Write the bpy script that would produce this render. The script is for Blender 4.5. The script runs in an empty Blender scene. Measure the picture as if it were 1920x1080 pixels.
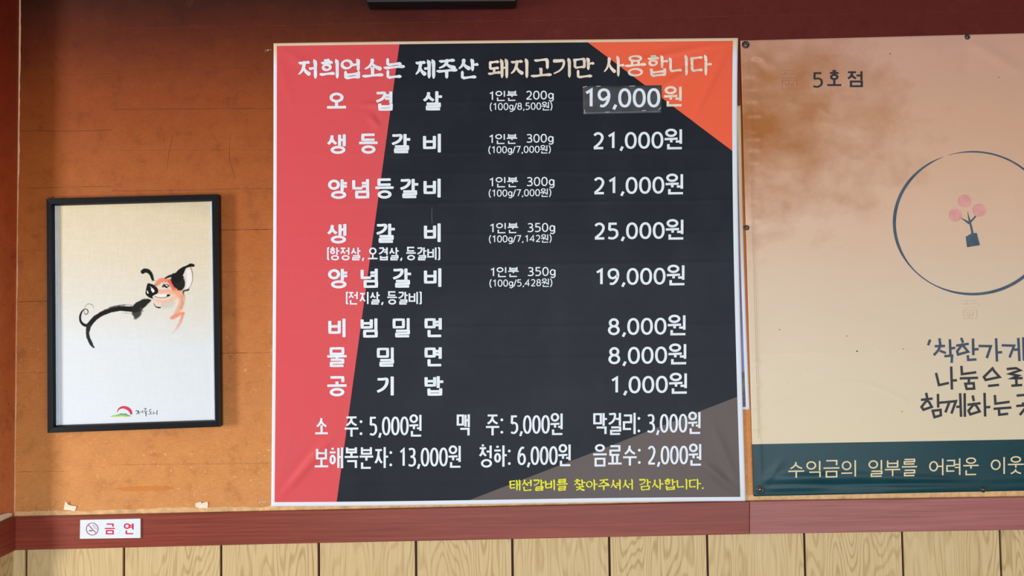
import bpy, bmesh, math, random
import numpy as np
from mathutils import Matrix, Vector

random.seed(4)
scene = bpy.context.scene
COL = scene.collection

# ------------------------------------------------------------------ camera
FPX = 1397.0
DIST = 1.75
CAM_H = 1.50
YAW, PITCH, ROLL = math.radians(1.151), math.radians(2.062), math.radians(0.80)

def rot(y, p, r):
    c, s = math.cos, math.sin
    Ry = np.array([[c(y), 0, s(y)], [0, 1, 0], [-s(y), 0, c(y)]])
    Rx = np.array([[1, 0, 0], [0, c(p), -s(p)], [0, s(p), c(p)]])
    Rz = np.array([[c(r), -s(r), 0], [s(r), c(r), 0], [0, 0, 1]])
    return Ry @ Rx @ Rz

RM = rot(YAW, PITCH, ROLL)          # camera (x right, y down, z ahead) -> room (x right, y down, z ahead)
def to_b(v):                         # room frame -> blender axes
    return Vector((float(v[0]), float(v[2]), float(-v[1])))
CAM_LOC = Vector((0, -DIST, CAM_H))
cam_data = bpy.data.cameras.new('camera')
cam = bpy.data.objects.new('camera', cam_data)
COL.objects.link(cam)
cam_data.sensor_width = 36.0
cam_data.lens = FPX / 1920 * 36.0
cam_data.clip_start = 0.01
rx, uy, bz = to_b(RM[:, 0]), to_b(-RM[:, 1]), to_b(-RM[:, 2])
cam.matrix_world = Matrix(((rx.x, uy.x, bz.x, CAM_LOC.x), (rx.y, uy.y, bz.y, CAM_LOC.y), (rx.z, uy.z, bz.z, CAM_LOC.z), (0, 0, 0, 1)))
scene.camera = cam

def ray(px, py):
    d = RM @ np.array([(px - 960) / FPX, (py - 540) / FPX, 1.0])
    return to_b(d)
def at(px, py, off=0.0):
    """point of the back wall (plane y = -off) measured from the survey photograph"""
    d = ray(px, py)
    t = (-off + DIST) / d.y
    return CAM_LOC + d * t
def at_many(P, off):
    P = np.asarray(P, float)
    d = np.stack([(P[:, 0] - 960) / FPX, (P[:, 1] - 540) / FPX, np.ones(len(P))], 1) @ RM.T
    t = (DIST - np.asarray(off)) / d[:, 2]
    return np.stack([d[:, 0] * t, -DIST + d[:, 2] * t, CAM_H - d[:, 1] * t], 1)

# ------------------------------------------------------------------ light
scene.view_settings.view_transform = 'Standard'
scene.view_settings.look = 'None'
scene.view_settings.gamma = 1.0
scene.view_settings.use_curve_mapping = False
scene.view_settings.exposure = 0.10
world = bpy.data.worlds.new('world')
scene.world = world
world.use_nodes = True
world.node_tree.nodes['Background'].inputs[0].default_value = (0.75, 0.87, 1.0, 1)
world.node_tree.nodes['Background'].inputs[1].default_value = 1.0

def area(name, loc, target, sx, sy, power, color):
    l = bpy.data.lights.new(name, 'AREA')
    l.shape = 'RECTANGLE'; l.size = sx; l.size_y = sy; l.energy = power; l.color = color
    o = bpy.data.objects.new(name, l)
    COL.objects.link(o)
    o.location = loc
    o.rotation_euler = (Vector(target) - Vector(loc)).to_track_quat('-Z', 'Y').to_euler()
    return o
# daylight entering by the side window (left) and by the shop front (behind the camera)
area('side_window_light', (-3.35, -1.65, 1.30), (-0.4, 0, 1.25), 0.55, 1.0, 76, (1.0, 0.98, 0.96))
area('shop_front_light', (0.75, -3.58, 0.85), (0.6, 0, 1.0), 3.9, 1.3, 84, (0.85, 0.93, 1.0))

# ------------------------------------------------------------------ colour and materials
def s2l(c):
    return tuple((v / 255 / 12.92) if v / 255 <= 0.04045 else ((v / 255 + 0.055) / 1.055) ** 2.4 for v in c)
def rgba(c, k=1.0):
    l = s2l(c)
    return (min(l[0] * k, 1), min(l[1] * k, 1), min(l[2] * k, 1), 1)

class NT:
    def __init__(self, name, rough=0.6, spec=0.3):
        self.m = bpy.data.materials.new(name)
        self.m.use_nodes = True
        self.t = self.m.node_tree
        self.b = self.t.nodes['Principled BSDF']
        self.b.inputs['Roughness'].default_value = rough
        self.b.inputs['Specular IOR Level'].default_value = spec
    def n(self, kind, **kw):
        x = self.t.nodes.new(kind)
        for k, v in kw.items():
            setattr(x, k, v)
        return x
    def put(self, sock, v):
        if hasattr(v, 'is_linked') or hasattr(v, 'links'):
            self.t.links.new(v, sock)
        else:
            sock.default_value = v
    def math(self, op, a, b=0.0, c=0.0):
        x = self.n('ShaderNodeMath', operation=op)
        for i, v in enumerate((a, b, c)):
            if i < len(x.inputs):
                self.put(x.inputs[i], v)
        return x.outputs[0]
    def coord(self, which='Object'):
        return self.n('ShaderNodeTexCoord').outputs[which]
    def pos(self):
        return self.n('ShaderNodeNewGeometry').outputs['Position']
    def scaled(self, vec, s, off=(0, 0, 0)):
        x = self.n('ShaderNodeMapping')
        self.put(x.inputs['Vector'], vec)
        x.inputs['Scale'].default_value = s
        x.inputs['Location'].default_value = off
        return x.outputs[0]
    def noise(self, vec, scale, detail=4, rough=0.55, dist=0.0):
        x = self.n('ShaderNodeTexNoise')
        self.put(x.inputs['Vector'], vec)
        x.inputs['Scale'].default_value = scale
        x.inputs['Detail'].default_value = detail
        x.inputs['Roughness'].default_value = rough
        x.inputs['Distortion'].default_value = dist
        return x.outputs['Fac']
    def ramp(self, fac, stops, interp='LINEAR'):
        x = self.n('ShaderNodeValToRGB')
        x.color_ramp.interpolation = interp
        e = x.color_ramp.elements
        while len(e) < len(stops):
            e.new(0.5)
        for i, (p, c) in enumerate(stops):
            e[i].position = p
            e[i].color = c if len(c) == 4 else (*c, 1)
        self.put(x.inputs['Fac'], fac)
        return x.outputs['Color']
    def mix(self, fac, a, b, mode='MIX'):
        x = self.n('ShaderNodeMix', data_type='RGBA', blend_type=mode)
        x.clamp_factor = True
        self.put(x.inputs[0], fac)
        self.put(x.inputs[6], a)
        self.put(x.inputs[7], b)
        return x.outputs[2]
    def maprange(self, v, a, b, c=0.0, d=1.0, smooth=False):
        x = self.n('ShaderNodeMapRange')
        if smooth:
            x.interpolation_type = 'SMOOTHSTEP'
        self.put(x.inputs[0], v)
        for i, q in enumerate((a, b, c, d)):
            x.inputs[1 + i].default_value = q
        return x.outputs[0]
    def sep(self, vec):
        x = self.n('ShaderNodeSeparateXYZ')
        self.put(x.inputs[0], vec)
        return x.outputs
    def bump(self, h, strength=0.2, dist=0.002):
        x = self.n('ShaderNodeBump')
        x.inputs['Strength'].default_value = strength
        x.inputs['Distance'].default_value = dist
        self.put(x.inputs['Height'], h)
        self.t.links.new(x.outputs[0], self.b.inputs['Normal'])
    def color(self, c):
        self.put(self.b.inputs['Base Color'], c)
        return self

def plain(name, c, rough=0.55, spec=0.3, metal=0.0, var=0.06):
    m = NT(name, rough, spec)
    n = m.noise(m.coord(), 60, 3)
    m.color(m.mix(m.maprange(n, 0.3, 0.7), rgba(c, 1 - var), rgba(c, 1 + var)))
    m.b.inputs['Metallic'].default_value = metal
    return m.m

# ------------------------------------------------------------------ object helpers
def mesh_obj(name, verts, faces, mat, parent=None, smooth=False, mats=None, fmat=None, origin=None):
    me = bpy.data.meshes.new(name)
    if origin is None:
        origin = parent['_o'] if parent is not None and '_o' in parent else (0, 0, 0)
    V = np.asarray(verts, float) - np.asarray(tuple(origin), float)
    me.from_pydata(V.tolist(), [], faces)
    for mm in (mats or [mat]):
        me.materials.append(mm)
    if fmat:
        me.polygons.foreach_set('material_index', fmat)
    if smooth:
        me.polygons.foreach_set('use_smooth', [True] * len(me.polygons))
    me.update()
    o = bpy.data.objects.new(name, me)
    COL.objects.link(o)
    if parent is not None:
        o.parent = parent
    else:
        o.location = origin
    return o
def root(name, loc, label, cat, group=None):
    o = bpy.data.objects.new(name, None)
    COL.objects.link(o)
    o.location = loc
    o.empty_display_size = 0.02
    o['_o'] = tuple(loc)
    o['label'] = label; o['category'] = cat
    if group:
        o['group'] = group
    return o
def structure(name, loc=None):
    o = bpy.data.objects.new(name, None)
    COL.objects.link(o)
    o.empty_display_size = 0.02
    if loc is not None:
        o.location = loc
    o['_o'] = tuple(loc) if loc is not None else (0.0, 0.0, 0.0)
    o['kind'] = 'structure'
    return o
def box_vf(x0, x1, y0, y1, z0, z1):
    v = [(x0, y0, z0), (x1, y0, z0), (x1, y1, z0), (x0, y1, z0), (x0, y0, z1), (x1, y0, z1), (x1, y1, z1), (x0, y1, z1)]
    f = [(0, 3, 2, 1), (4, 5, 6, 7), (0, 1, 5, 4), (1, 2, 6, 5), (2, 3, 7, 6), (3, 0, 4, 7)]
    return v, f
def bevel(o, w=0.001, seg=2):
    b = o.modifiers.new('bevel', 'BEVEL')
    b.width = w; b.segments = seg; b.limit_method = 'ANGLE'
def hexa(front, back):
    """solid between two quads given TL, TR, BR, BL"""
    v = list(front) + list(back)
    f = [(0, 3, 2, 1), (4, 5, 6, 7), (0, 1, 5, 4), (1, 2, 6, 5), (2, 3, 7, 6), (3, 0, 4, 7)]
    return [tuple(p) for p in v], f

def bil(q, u, v):
    (ax, ay), (bx, by), (cx, cy), (dx, dy) = q          # TL TR BR BL
    x = (1 - v) * ((1 - u) * ax + u * bx) + v * ((1 - u) * dx + u * cx)
    y = (1 - v) * ((1 - u) * ay + u * by) + v * ((1 - u) * dy + u * cy)
    return x, y
def sheet(name, q, nu, nv, h, thick, mat, parent, edge=None):
    """a hanging sheet: front grid with relief h(px, py), closed at its rim back to `thick` behind"""
    u, v = np.meshgrid(np.linspace(0, 1, nu + 1), np.linspace(0, 1, nv + 1))
    X, Y = bil(q, u, v)
    if edge is not None:
        X, Y = edge(u, v, X, Y)
    P = np.stack([X.ravel(), Y.ravel()], 1)
    H = h(P[:, 0], P[:, 1])
    Vf = at_many(P, H)
    idx = np.arange((nu + 1) * (nv + 1)).reshape(nv + 1, nu + 1)
    faces = np.stack([idx[:-1, :-1], idx[1:, :-1], idx[1:, 1:], idx[:-1, 1:]], -1).reshape(-1, 4).tolist()
    rim = list(idx[0, :]) + list(idx[1:, -1]) + list(idx[-1, -2::-1]) + list(idx[-2:0:-1, 0])
    Vr = at_many(P[rim], np.full(len(rim), .0013))
    base = len(Vf)
    n = len(rim)
    for i in range(n):
        j = (i + 1) % n
        faces.append([int(rim[i]), int(rim[j]), base + j, base + i])
    faces.append([base + i for i in range(n)])
    o = mesh_obj(name, np.vstack([Vf, Vr]), faces, mat, parent)
    o.data.polygons.foreach_set('use_smooth', [True] * (nu * nv) + [False] * (len(faces) - nu * nv))
    return o

# ------------------------------------------------------------------ stroke engine (all lettering is flat print made of strokes)
def catmull(pts, n=7):
    if len(pts) < 3:
        return list(pts)
    P = [pts[0]] + list(pts) + [pts[-1]]
    out = []
    for i in range(1, len(P) - 2):
        p0, p1, p2, p3 = (np.array(P[i + k], float) for k in (-1, 0, 1, 2))
        for k in range(n):
            t = k / n
            out.append(tuple(0.5 * ((2 * p1) + (-p0 + p2) * t + (2 * p0 - 5 * p1 + 4 * p2 - p3) * t * t + (-p0 + 3 * p1 - 3 * p2 + p3) * t ** 3)))
    out.append(tuple(map(float, P[-2])))
    return out
def ellipse(cx, cy, rx, ry, n=28, p=2.0):
    out = []
    for k in range(n):
        a = 2 * math.pi * k / n
        c, s = math.cos(a), math.sin(a)
        out.append((cx + rx * math.copysign(abs(c) ** (2 / p), c), cy + ry * math.copysign(abs(s) ** (2 / p), s)))
    return out

# a glyph is a list of strokes (kind, points): 'l' straight corners, 's' smooth, 'c' closed corners, 'o' closed smooth
def BX(strokes, x0, y0, x1, y1):
    return [(k, [(x0 + (x1 - x0) * a, y0 + (y1 - y0) * b) for a, b in p]) for k, p in strokes]
def ring(cx=.5, cy=.5, rx=.5, ry=.5, p=2.0):
    return ('o', ellipse(cx, cy, rx, ry, 28, p))
CONS = {
    'ㄱv': [('s', [(.05, 0), (.5, 0), (.93, .0), (.9, .42), (.55, .78), (.02, 1)])],
    'ㄱ': [('l', [(0, 0), (1, 0), (1, 1)])],
    'ㄴ': [('l', [(0, 0), (0, 1), (1, 1)])],
    'ㄷ': [('l', [(1, 0), (0, 0), (0, 1), (1, 1)])],
    'ㄹ': [('l', [(0, 0), (1, 0), (1, .5), (0, .5), (0, 1), (1, 1)])],
    'ㅁ': [('c', [(0, 0), (1, 0), (1, 1), (0, 1)])],
    'ㅂ': [('l', [(0, 0), (0, 1), (1, 1), (1, 0)]), ('l', [(0, .45), (1, .45)])],
    'ㅅ': [('s', [(.48, 0), (.44, .35), (.25, .75), (0, 1)]), ('s', [(.46, .38), (.66, .72), (1, 1)])],
    'ㅇ': [ring()],
    'ㅈ': [('l', [(0, .03), (1, .03)]), ('s', [(.52, .05), (.46, .42), (.25, .8), (0, 1)]), ('s', [(.48, .45), (.68, .78), (1, 1)])],
    'ㅊ': [('l', [(.32, -.04), (.68, -.04)]), ('l', [(0, .24), (1, .24)]), ('s', [(.52, .26), (.46, .54), (.25, .84), (0, 1)]), ('s', [(.48, .56), (.68, .82), (1, 1)])],
    'ㅌ': [('l', [(1, 0), (0, 0), (0, 1), (1, 1)]), ('l', [(0, .5), (.95, .5)])],
    'ㅎ': [('l', [(.3, 0), (.7, 0)]), ('l', [(0, .25), (1, .25)]), ring(.5, .74, .36, .26)],
}
CHO = 'ㄱㄲㄴㄷㄸㄹㅁㅂㅃㅅㅆㅇㅈㅉㅊㅋㅌㅍㅎ'
JUNG = 'ㅏㅐㅑㅒㅓㅔㅕㅖㅗㅘㅙㅚㅛㅜㅝㅞㅟㅠㅡㅢㅣ'
JONG = ' ㄱㄲㄳㄴㄵㄶㄷㄹㄺㄻㄼㄽㄾㄿㅀㅁㅂㅄㅅㅆㅇㅈㅊㅋㅌㅍㅎ'
def syllable(ch):
    k = ord(ch) - 0xAC00
    c, v, f = CHO[k // 588], JUNG[k % 588 // 28], JONG[k % 28]
    F = f != ' '
    out = []
    def L(*p): out.append(('l', list(p)))
    vt, vb = (0, 60 if F else 100) if v not in 'ㅗㅛㅜㅠㅡ' else (0, 0)
    if v in 'ㅏㅐㅑㅓㅔㅕㅣㅒㅖ':
        x0, x1 = {'ㅏ': (6, 54), 'ㅐ': (2, 43), 'ㅑ': (6, 54), 'ㅓ': (4, 52), 'ㅔ': (2, 44), 'ㅕ': (5, 52), 'ㅣ': (8, 60)}[v]
        y0, y1 = (5, 48) if F else (12, 76)
        if c in 'ㅎㅊ' : y0 -= 4 if F else 6
        if c == 'ㄱ' and v in 'ㅏㅣㅓㅕㅔ': y1 += 4
        key = 'ㄱv' if c == 'ㄱ' else c
        if c == 'ㅇ' and not F: y0, y1 = 18, 72
        out += BX(CONS[key], x0, y0, x1, y1)
        m = (vt + vb) / 2 - (2 if F else 4)
        if v == 'ㅏ': L((74, vt), (74, vb)); L((74, m), (99, m))
        elif v == 'ㅑ': L((74, vt), (74, vb)); L((74, m - 9), (97, m - 9)); L((74, m + 9), (97, m + 9))
        elif v == 'ㅓ': L((86, vt), (86, vb)); L((56, m), (86, m))
        elif v == 'ㅕ': L((86, vt), (86, vb)); L((56, m - 9), (86, m - 9)); L((56, m + 9), (86, m + 9))
        elif v == 'ㅐ': L((64, vt + 2), (64, vb - 2)); L((90, vt), (90, vb)); L((64, m), (90, m))
        elif v == 'ㅔ': L((68, vt + 2), (68, vb - 2)); L((91, vt), (91, vb)); L((46, m), (68, m))
        elif v == 'ㅣ': L((86, vt), (86, vb))
        fx0, fx1, fy0, fy1 = 22, 88, 68, 99
    elif v in 'ㅗㅛㅜㅠㅡ':
        x0, x1 = 18, 82
        up = v in 'ㅗㅛ'
        if F:
            y0, y1 = 0, (24 if up else 31)
            if c == 'ㅎ': y1 += 4
            bar = 46 if up else 45
            if v == 'ㅡ': bar = 45
            if v == 'ㅡ': y1 = 28
            L((1, bar), (99, bar))
            if v == 'ㅗ': L((50, y1 + (2 if c != 'ㅅ' else -8)), (50, bar))
            if v == 'ㅜ': L((50, bar), (50, 64))
            if v == 'ㅛ': L((34, y1), (34, bar)); L((66, y1), (66, bar))
            fx0, fx1, fy0, fy1 = 19, 82, 66, 99
            if v == 'ㅜ': fy0 = 73 if f != 'ㄹ' else 64
        else:
            y0, y1 = (6, 52) if up else (4, 44)
            if v == 'ㅡ': y1 = 56
            if c == 'ㄹ': y1 = 48
            if c == 'ㅎ': y0 = 0
            bar = 90 if up else 60
            if v == 'ㅡ': bar = 82
            L((1, bar), (99, bar))
            if v == 'ㅗ': L((50, y1 if c != 'ㅅ' else y1 - 6), (50, bar))
            if v == 'ㅛ': L((34, y1), (34, bar)); L((66, y1), (66, bar))
            if v == 'ㅜ': L((50, bar), (50, 100))
        key = c
        if c in 'ㅅㅈㅇㅎ': x0, x1 = (14, 86) if c in 'ㅅㅈ' else (20, 80) if not F else (22, 78)
        out += BX(CONS[key], x0, y0, x1, y1)
    elif v == 'ㅢ':
        out += BX(CONS[c], 10, 2 if c == 'ㅎ' else 8, 60, 56)
        L((2, 78), (70, 78)); L((88, 0), (88, 100))
    elif v == 'ㅝ':
        out += BX(CONS[c], 12, 2, 60, 34)
        L((2, 51), (70, 49)); L((37, 51), (37, 68)); L((86, 0), (86, 76)); L((60, 64), (86, 64))
        fx0, fx1, fy0, fy1 = 22, 92, 77, 99
    elif v == 'ㅙ':
        out += BX(CONS[c], 8, 14, 48, 48)
        L((28, 48), (28, 74)); L((0, 76), (58, 73)); L((68, 2), (68, 98)); L((92, 0), (92, 100)); L((68, 46), (92, 46))
    if F:
        out += BX(CONS[f], fx0, fy0, fx1, fy1)
    return out
DIG = {
    '0': (50, [('o', ellipse(.5, .5, .48, .5, 32, 2.2))]),
    '1': (50, [('l', [(.2, .2), (.66, .015), (.66, 1)])]),
    '2': (50, [('s', [(.08, .13), (.3, .01), (.62, .0), (.88, .16), (.88, .38), (.62, .66), (.08, .97)]), ('l', [(.02, 1), (1, 1)])]),
    '3': (50, [('s', [(.08, .05), (.4, .0), (.78, .05), (.88, .25), (.72, .42), (.32, .47)]), ('s', [(.32, .47), (.78, .52), (.96, .72), (.84, .93), (.45, 1), (.02, .95)])]),
    '4': (54, [('l', [(.74, 1), (.74, 0), (.0, .7), (1, .7)])]),
    '5': (50, [('l', [(.9, 0), (.18, 0), (.14, .44)]), ('s', [(.14, .44), (.5, .39), (.88, .5), (.92, .8), (.62, .98), (.3, 1), (.03, .95)])]),
    '6': (50, [('s', [(.86, .03), (.5, .03), (.18, .25), (.03, .6), (.14, .9), (.5, 1), (.86, .9), (.96, .67), (.8, .45), (.45, .41), (.1, .58)])]),
    '7': (50, [('l', [(.02, 0), (.98, 0), (.38, 1)])]),
    '8': (50, [('o', ellipse(.5, .235, .38, .235, 24)), ('o', ellipse(.5, .735, .47, .265, 28))]),
    '9': (50, [('s', [(.14, .97), (.5, .97), (.82, .75), (.97, .4), (.86, .1), (.5, 0), (.14, .1), (.04, .33), (.2, .55), (.55, .59), (.9, .42)])]),
    'g': (46, [('o', ellipse(.48, .62, .44, .33, 24)), ('s', [(.95, .3), (.95, .8), (.93, 1.12), (.6, 1.27), (.1, 1.2)])]),
}
def glyph(ch, dy):
    """advance and strokes in a 100-unit em"""
    d0, d1 = dy
    if '가' <= ch <= '힣':
        return 108, syllable(ch)
    if ch in DIG:
        w, st = DIG[ch]
        return w + 19, BX(st, 9, d0, w + 9, d1)
    if ch == ' ':
        return 36, []
    H = d1 - d0
    if ch == ',':
        return 30, [('l', [(22, d1 - .09 * H), (11, d1 + .19 * H)])]
    if ch == '.':
        return 26, [('D', [(10, d1)])]
    if ch == ':':
        return 26, [('D', [(10, d0 + H * .18)]), ('D', [(10, d1 - H * .08)])]
    if ch == '/':
        return 36, [('l', [(2, d1 + 8), (32, d0 - 2)])]
    if ch == '(':
        return 30, [('s', [(24, d0 - 10), (9, d0 + H * .3), (9, d0 + H * .8), (24, d1 + 16)])]
    if ch == ')':
        return 30, [('s', [(4, d0 - 10), (19, d0 + H * .3), (19, d0 + H * .8), (4, d1 + 16)])]
    if ch == '[':
        return 26, [('l', [(22, 0), (8, 6), (8, 94), (22, 100)])]
    if ch == ']':
        return 26, [('l', [(2, 0), (16, 6), (16, 94), (2, 100)])]
    raise ValueError(ch)

def resample(pts, step):
    out = [pts[0]]
    for a, b in zip(pts, pts[1:]):
        d = math.hypot(b[0] - a[0], b[1] - a[1])
        n = max(1, int(math.ceil(d / step)))
        for k in range(1, n + 1):
            out.append((a[0] + (b[0] - a[0]) * k / n, a[1] + (b[1] - a[1]) * k / n))
    return out
def near_corners(pts, r, closed):
    n = len(pts)
    out = [pts[0]]
    for i in range(n if closed else n - 1):
        a, b = pts[i], pts[(i + 1) % n]
        L = math.hypot(b[0] - a[0], b[1] - a[1])
        t = min(.45, r / max(L, 1e-6))
        out += [(a[0] + (b[0] - a[0]) * t, a[1] + (b[1] - a[1]) * t), (a[0] + (b[0] - a[0]) * (1 - t), a[1] + (b[1] - a[1]) * (1 - t))]
        if not (closed and i == n - 1): out.append(b)
    return out
def round_corners(pts, r, closed):
    n = len(pts)
    out = []
    rng = range(n) if closed else range(1, n - 1)
    if not closed:
        out.append(pts[0])
    for i in rng:
        p0, p1, p2 = (np.array(pts[(i + k) % n], float) for k in (-1, 0, 1))
        a, b = p0 - p1, p2 - p1
        la, lb = np.linalg.norm(a), np.linalg.norm(b)
        if la < 1e-6 or lb < 1e-6:
            continue
        rr = min(r, la * .45, lb * .45)
        A, B = p1 + a / la * rr, p1 + b / lb * rr
        for t in (0, .25, .5, .75, 1):
            out.append(tuple((1 - t) ** 2 * A + 2 * t * (1 - t) * p1 + t * t * B))
    if not closed:
        out.append(pts[-1])
    return out

class Ink:
    """collects stroke ribbons in survey coordinates, then prints them on a surface"""
    def __init__(self):
        self.P = []; self.F = []; self.L = []; self.k = 0
    def ribbon(self, pts, widths, closed=False, cap='flat', hy=1.0, soft=False):
        pts = [tuple(map(float, p)) for p in pts]
        q = [pts[0]]; ws = [widths[0]] if not np.isscalar(widths) else None
        for i, p in enumerate(pts[1:], 1):
            if math.hypot(p[0] - q[-1][0], p[1] - q[-1][1]) > 1e-3:
                q.append(p)
                if ws is not None: ws.append(widths[i])
        if closed and math.hypot(q[0][0] - q[-1][0], q[0][1] - q[-1][1]) < 1e-3:
            q.pop()
            if ws: ws.pop()
        n = len(q)
        if n < 2: return
        if ws is None: ws = [widths] * n
        q = np.array(q)
        base = len(self.P)
        self.k += 1
        lift = self.k * 0.000004
        Lp, Rp = [], []
        for i in range(n):
            if closed:
                a = q[i] - q[i - 1]; b = q[(i + 1) % n] - q[i]
            else:
                a = q[i] - q[i - 1] if i else q[1] - q[0]
                b = q[i + 1] - q[i] if i < n - 1 else q[i] - q[i - 1]
            a = a / (np.linalg.norm(a) + 1e-9); b = b / (np.linalg.norm(b) + 1e-9)
            t = a + b
            if np.linalg.norm(t) < 1e-3: t = a
            t = t / np.linalg.norm(t)
            nn = np.array([-t[1], t[0]])
            c = max(0.45, abs(nn @ np.array([-a[1], a[0]])))
            h = ws[i] / 2 / c
            kl = kr = 1.0
            if soft and (closed or 0 < i < n - 1):
                cz = a[0] * b[1] - a[1] * b[0]
                if abs(cz) > .6:
                    if cz > 0: kr = .80
                    else: kl = .80
            nn = nn * np.array([1.0, hy]); Lp.append(q[i] + nn * h * kl); Rp.append(q[i] - nn * h * kr)
        for l, r in zip(Lp, Rp):
            self.P.append(tuple(l)); self.P.append(tuple(r)); self.L += [lift, lift]
        m = n if closed else n - 1
        for i in range(m):
            j = (i + 1) % n
            self.F.append((base + 2 * i, base + 2 * j, base + 2 * j + 1, base + 2 * i + 1))
        if cap == 'round' and not closed:
            for i, s in ((0, -1), (n - 1, 1)):
                d = (q[1] - q[0]) if i == 0 else (q[-1] - q[-2])
                d = d / np.linalg.norm(d) * s
                nn = np.array([-d[1], d[0]])
                r = ws[i] / 2
                b0 = len(self.P)
                for k in range(7):
                    a = -math.pi / 2 + math.pi * k / 6
                    ca, sa = math.cos(a), math.sin(a)
                    if soft: ca, sa = .45 * abs(ca) ** .6, math.copysign(abs(sa) ** .5, sa)
                    p = q[i] + (d * ca * r + nn * sa * r) * np.array([1.0, hy])
                    self.P.append(tuple(p)); self.L.append(lift)
                self.F.append(tuple(b0 + k for k in range(7)))
    def poly(self, pts):
        b = len(self.P); self.k += 1
        for p in pts:
            self.P.append(tuple(map(float, p))); self.L.append(self.k * 0.000004)
        self.F.append(tuple(range(b, len(self.P))))
    def disc(self, x, y, r, n=16, ry=None):
        self.poly(ellipse(x, y, r, ry or r, n))
    def build(self, name, h, gap, mat, parent):
        P = np.array(self.P)
        off = h(P[:, 0], P[:, 1]) + gap + np.array(self.L)
        V = at_many(P, off)
        F = []
        for f in self.F:                                  # face the room
            a, b, c = (np.array(self.P[f[i]]) for i in (0, 1, 2))
            s = 0
            for i in range(len(f)):
                p, q = self.P[f[i]], self.P[f[(i + 1) % len(f)]]
                s += p[0] * q[1] - q[0] * p[1]
            F.append(tuple(reversed(f)) if s > 0 else tuple(f))
        o = mesh_obj(name, V, F, mat, parent)
        return o

def write(ink, text, x0, x1, yt, yb, w, slope=-0.012, style='flat', dy=(18, 98), hw=None, tight=1.0, hy=.88):
    """text with ink from x0 to x1 and hangul from yt to yb (survey pixels, at x0)"""
    X = 0; S = []
    for ch in text:
        adv, st = glyph(ch, dy)
        S += [(k, [(X + a, b) for a, b in p], ch) for k, p in st]
        X += adv * tight
    xs = [a for k, p, c in S for a, b in p]
    e0, e1 = min(xs), max(xs)
    hw = hw or w
    sx = (x1 - x0 - w) / (e1 - e0) if e1 > e0 else 1.0
    sy = (yb - yt - hw) / 100.0
    for k, p, ch in S:
        q = []
        for a, b in p:
            x = x0 + w / 2 + (a - e0) * sx
            q.append((x, yt + hw / 2 + b * sy + slope * (x - x0)))
        if k == 'D':
            ink.disc(q[0][0], q[0][1], w * .62)
            continue
        closed = k in 'co'
        wl = w
        if style == 'brush':
            if k == 'l' and len(q) > 1:
                for a, b in zip(q, q[1:]):
                    brush(ink, a, b, w)
            elif k == 'c':
                for i in range(len(q)):
                    a, b = q[i], q[(i + 1) % len(q)]
                    if (abs(b[0] - a[0]) > abs(b[1] - a[1]) and b[0] < a[0]) or (abs(b[1] - a[1]) > abs(b[0] - a[0]) and b[1] < a[1]): a, b = b, a
                    brush(ink, a, b, w * .92)
            elif k == 's':
                q = catmull(q, 5)
                n = len(q)
                left = q[-1][0] < q[0][0]
                ws = [w * ((1.25 - .75 * (i / (n - 1))) if left else (.6 + .75 * (i / (n - 1)))) for i in range(n)]
                ink.ribbon(q, ws, cap='round')
            else:
                n = len(q)
                ws = [w * (.82 + .18 * math.cos(4 * math.pi * i / n + 1)) for i in range(n)]
                ink.ribbon(q, ws, closed=True)
            continue
        if k == 's':
            q = catmull(q, 6)
        elif style == 'round' and len(q) > 2:
            q = near_corners(q, w * .62, closed)
        if hw != w and k in 'lc':
            # vertical strokes narrower than horizontal ones (condensed type)
            qq = q
            ws = w
        step = 12
        if k != 'o' and not closed:
            if style != 'round' or len(q) == 2:
                q = resample(q, step)
        ink.ribbon(q, wl, closed=closed, cap='round' if style == 'round' else 'flat', hy=hy, soft=style == 'round')
def brush(ink, a, b, w):
    a = np.array(a); b = np.array(b)
    d = b - a
    L = np.linalg.norm(d)
    if abs(d[0]) > abs(d[1]):                             # horizontal: thin waist, pressed end, rising to the right
        if d[0] < 0: a, b, d = b, a, -d
        r = min(1.6, L * .05)
        a = a + np.array([0, r]); b = b - np.array([0, r])
        T = [0, .1, .25, .5, .75, .92, 1]; W = [.55, .95, .8, .68, .8, 1.1, .8]
        off = [-.15, 0, .05, .0, 0, .05, .12]
        pts = [a + (b - a) * t + np.array([0, o * w]) for t, o in zip(T, off)]
    else:
        if d[1] < 0: a, b, d = b, a, -d
        T = [0, .08, .2, .5, .8, .93, 1]; W = [.5, 1.25, 1.15, 1.0, 1.05, .95, .55]
        off = [-.45, -.2, 0, 0, 0, 0, 0]
        if L < w * 2.2:
            W = [.7, .95, .95, .9, .9, .9, .8]; off = [0] * 7
        pts = [a + (b - a) * t + np.array([o * w, 0]) for t, o in zip(T, off)]
    ink.ribbon(pts, [w * k for k in W], cap='round')

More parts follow.
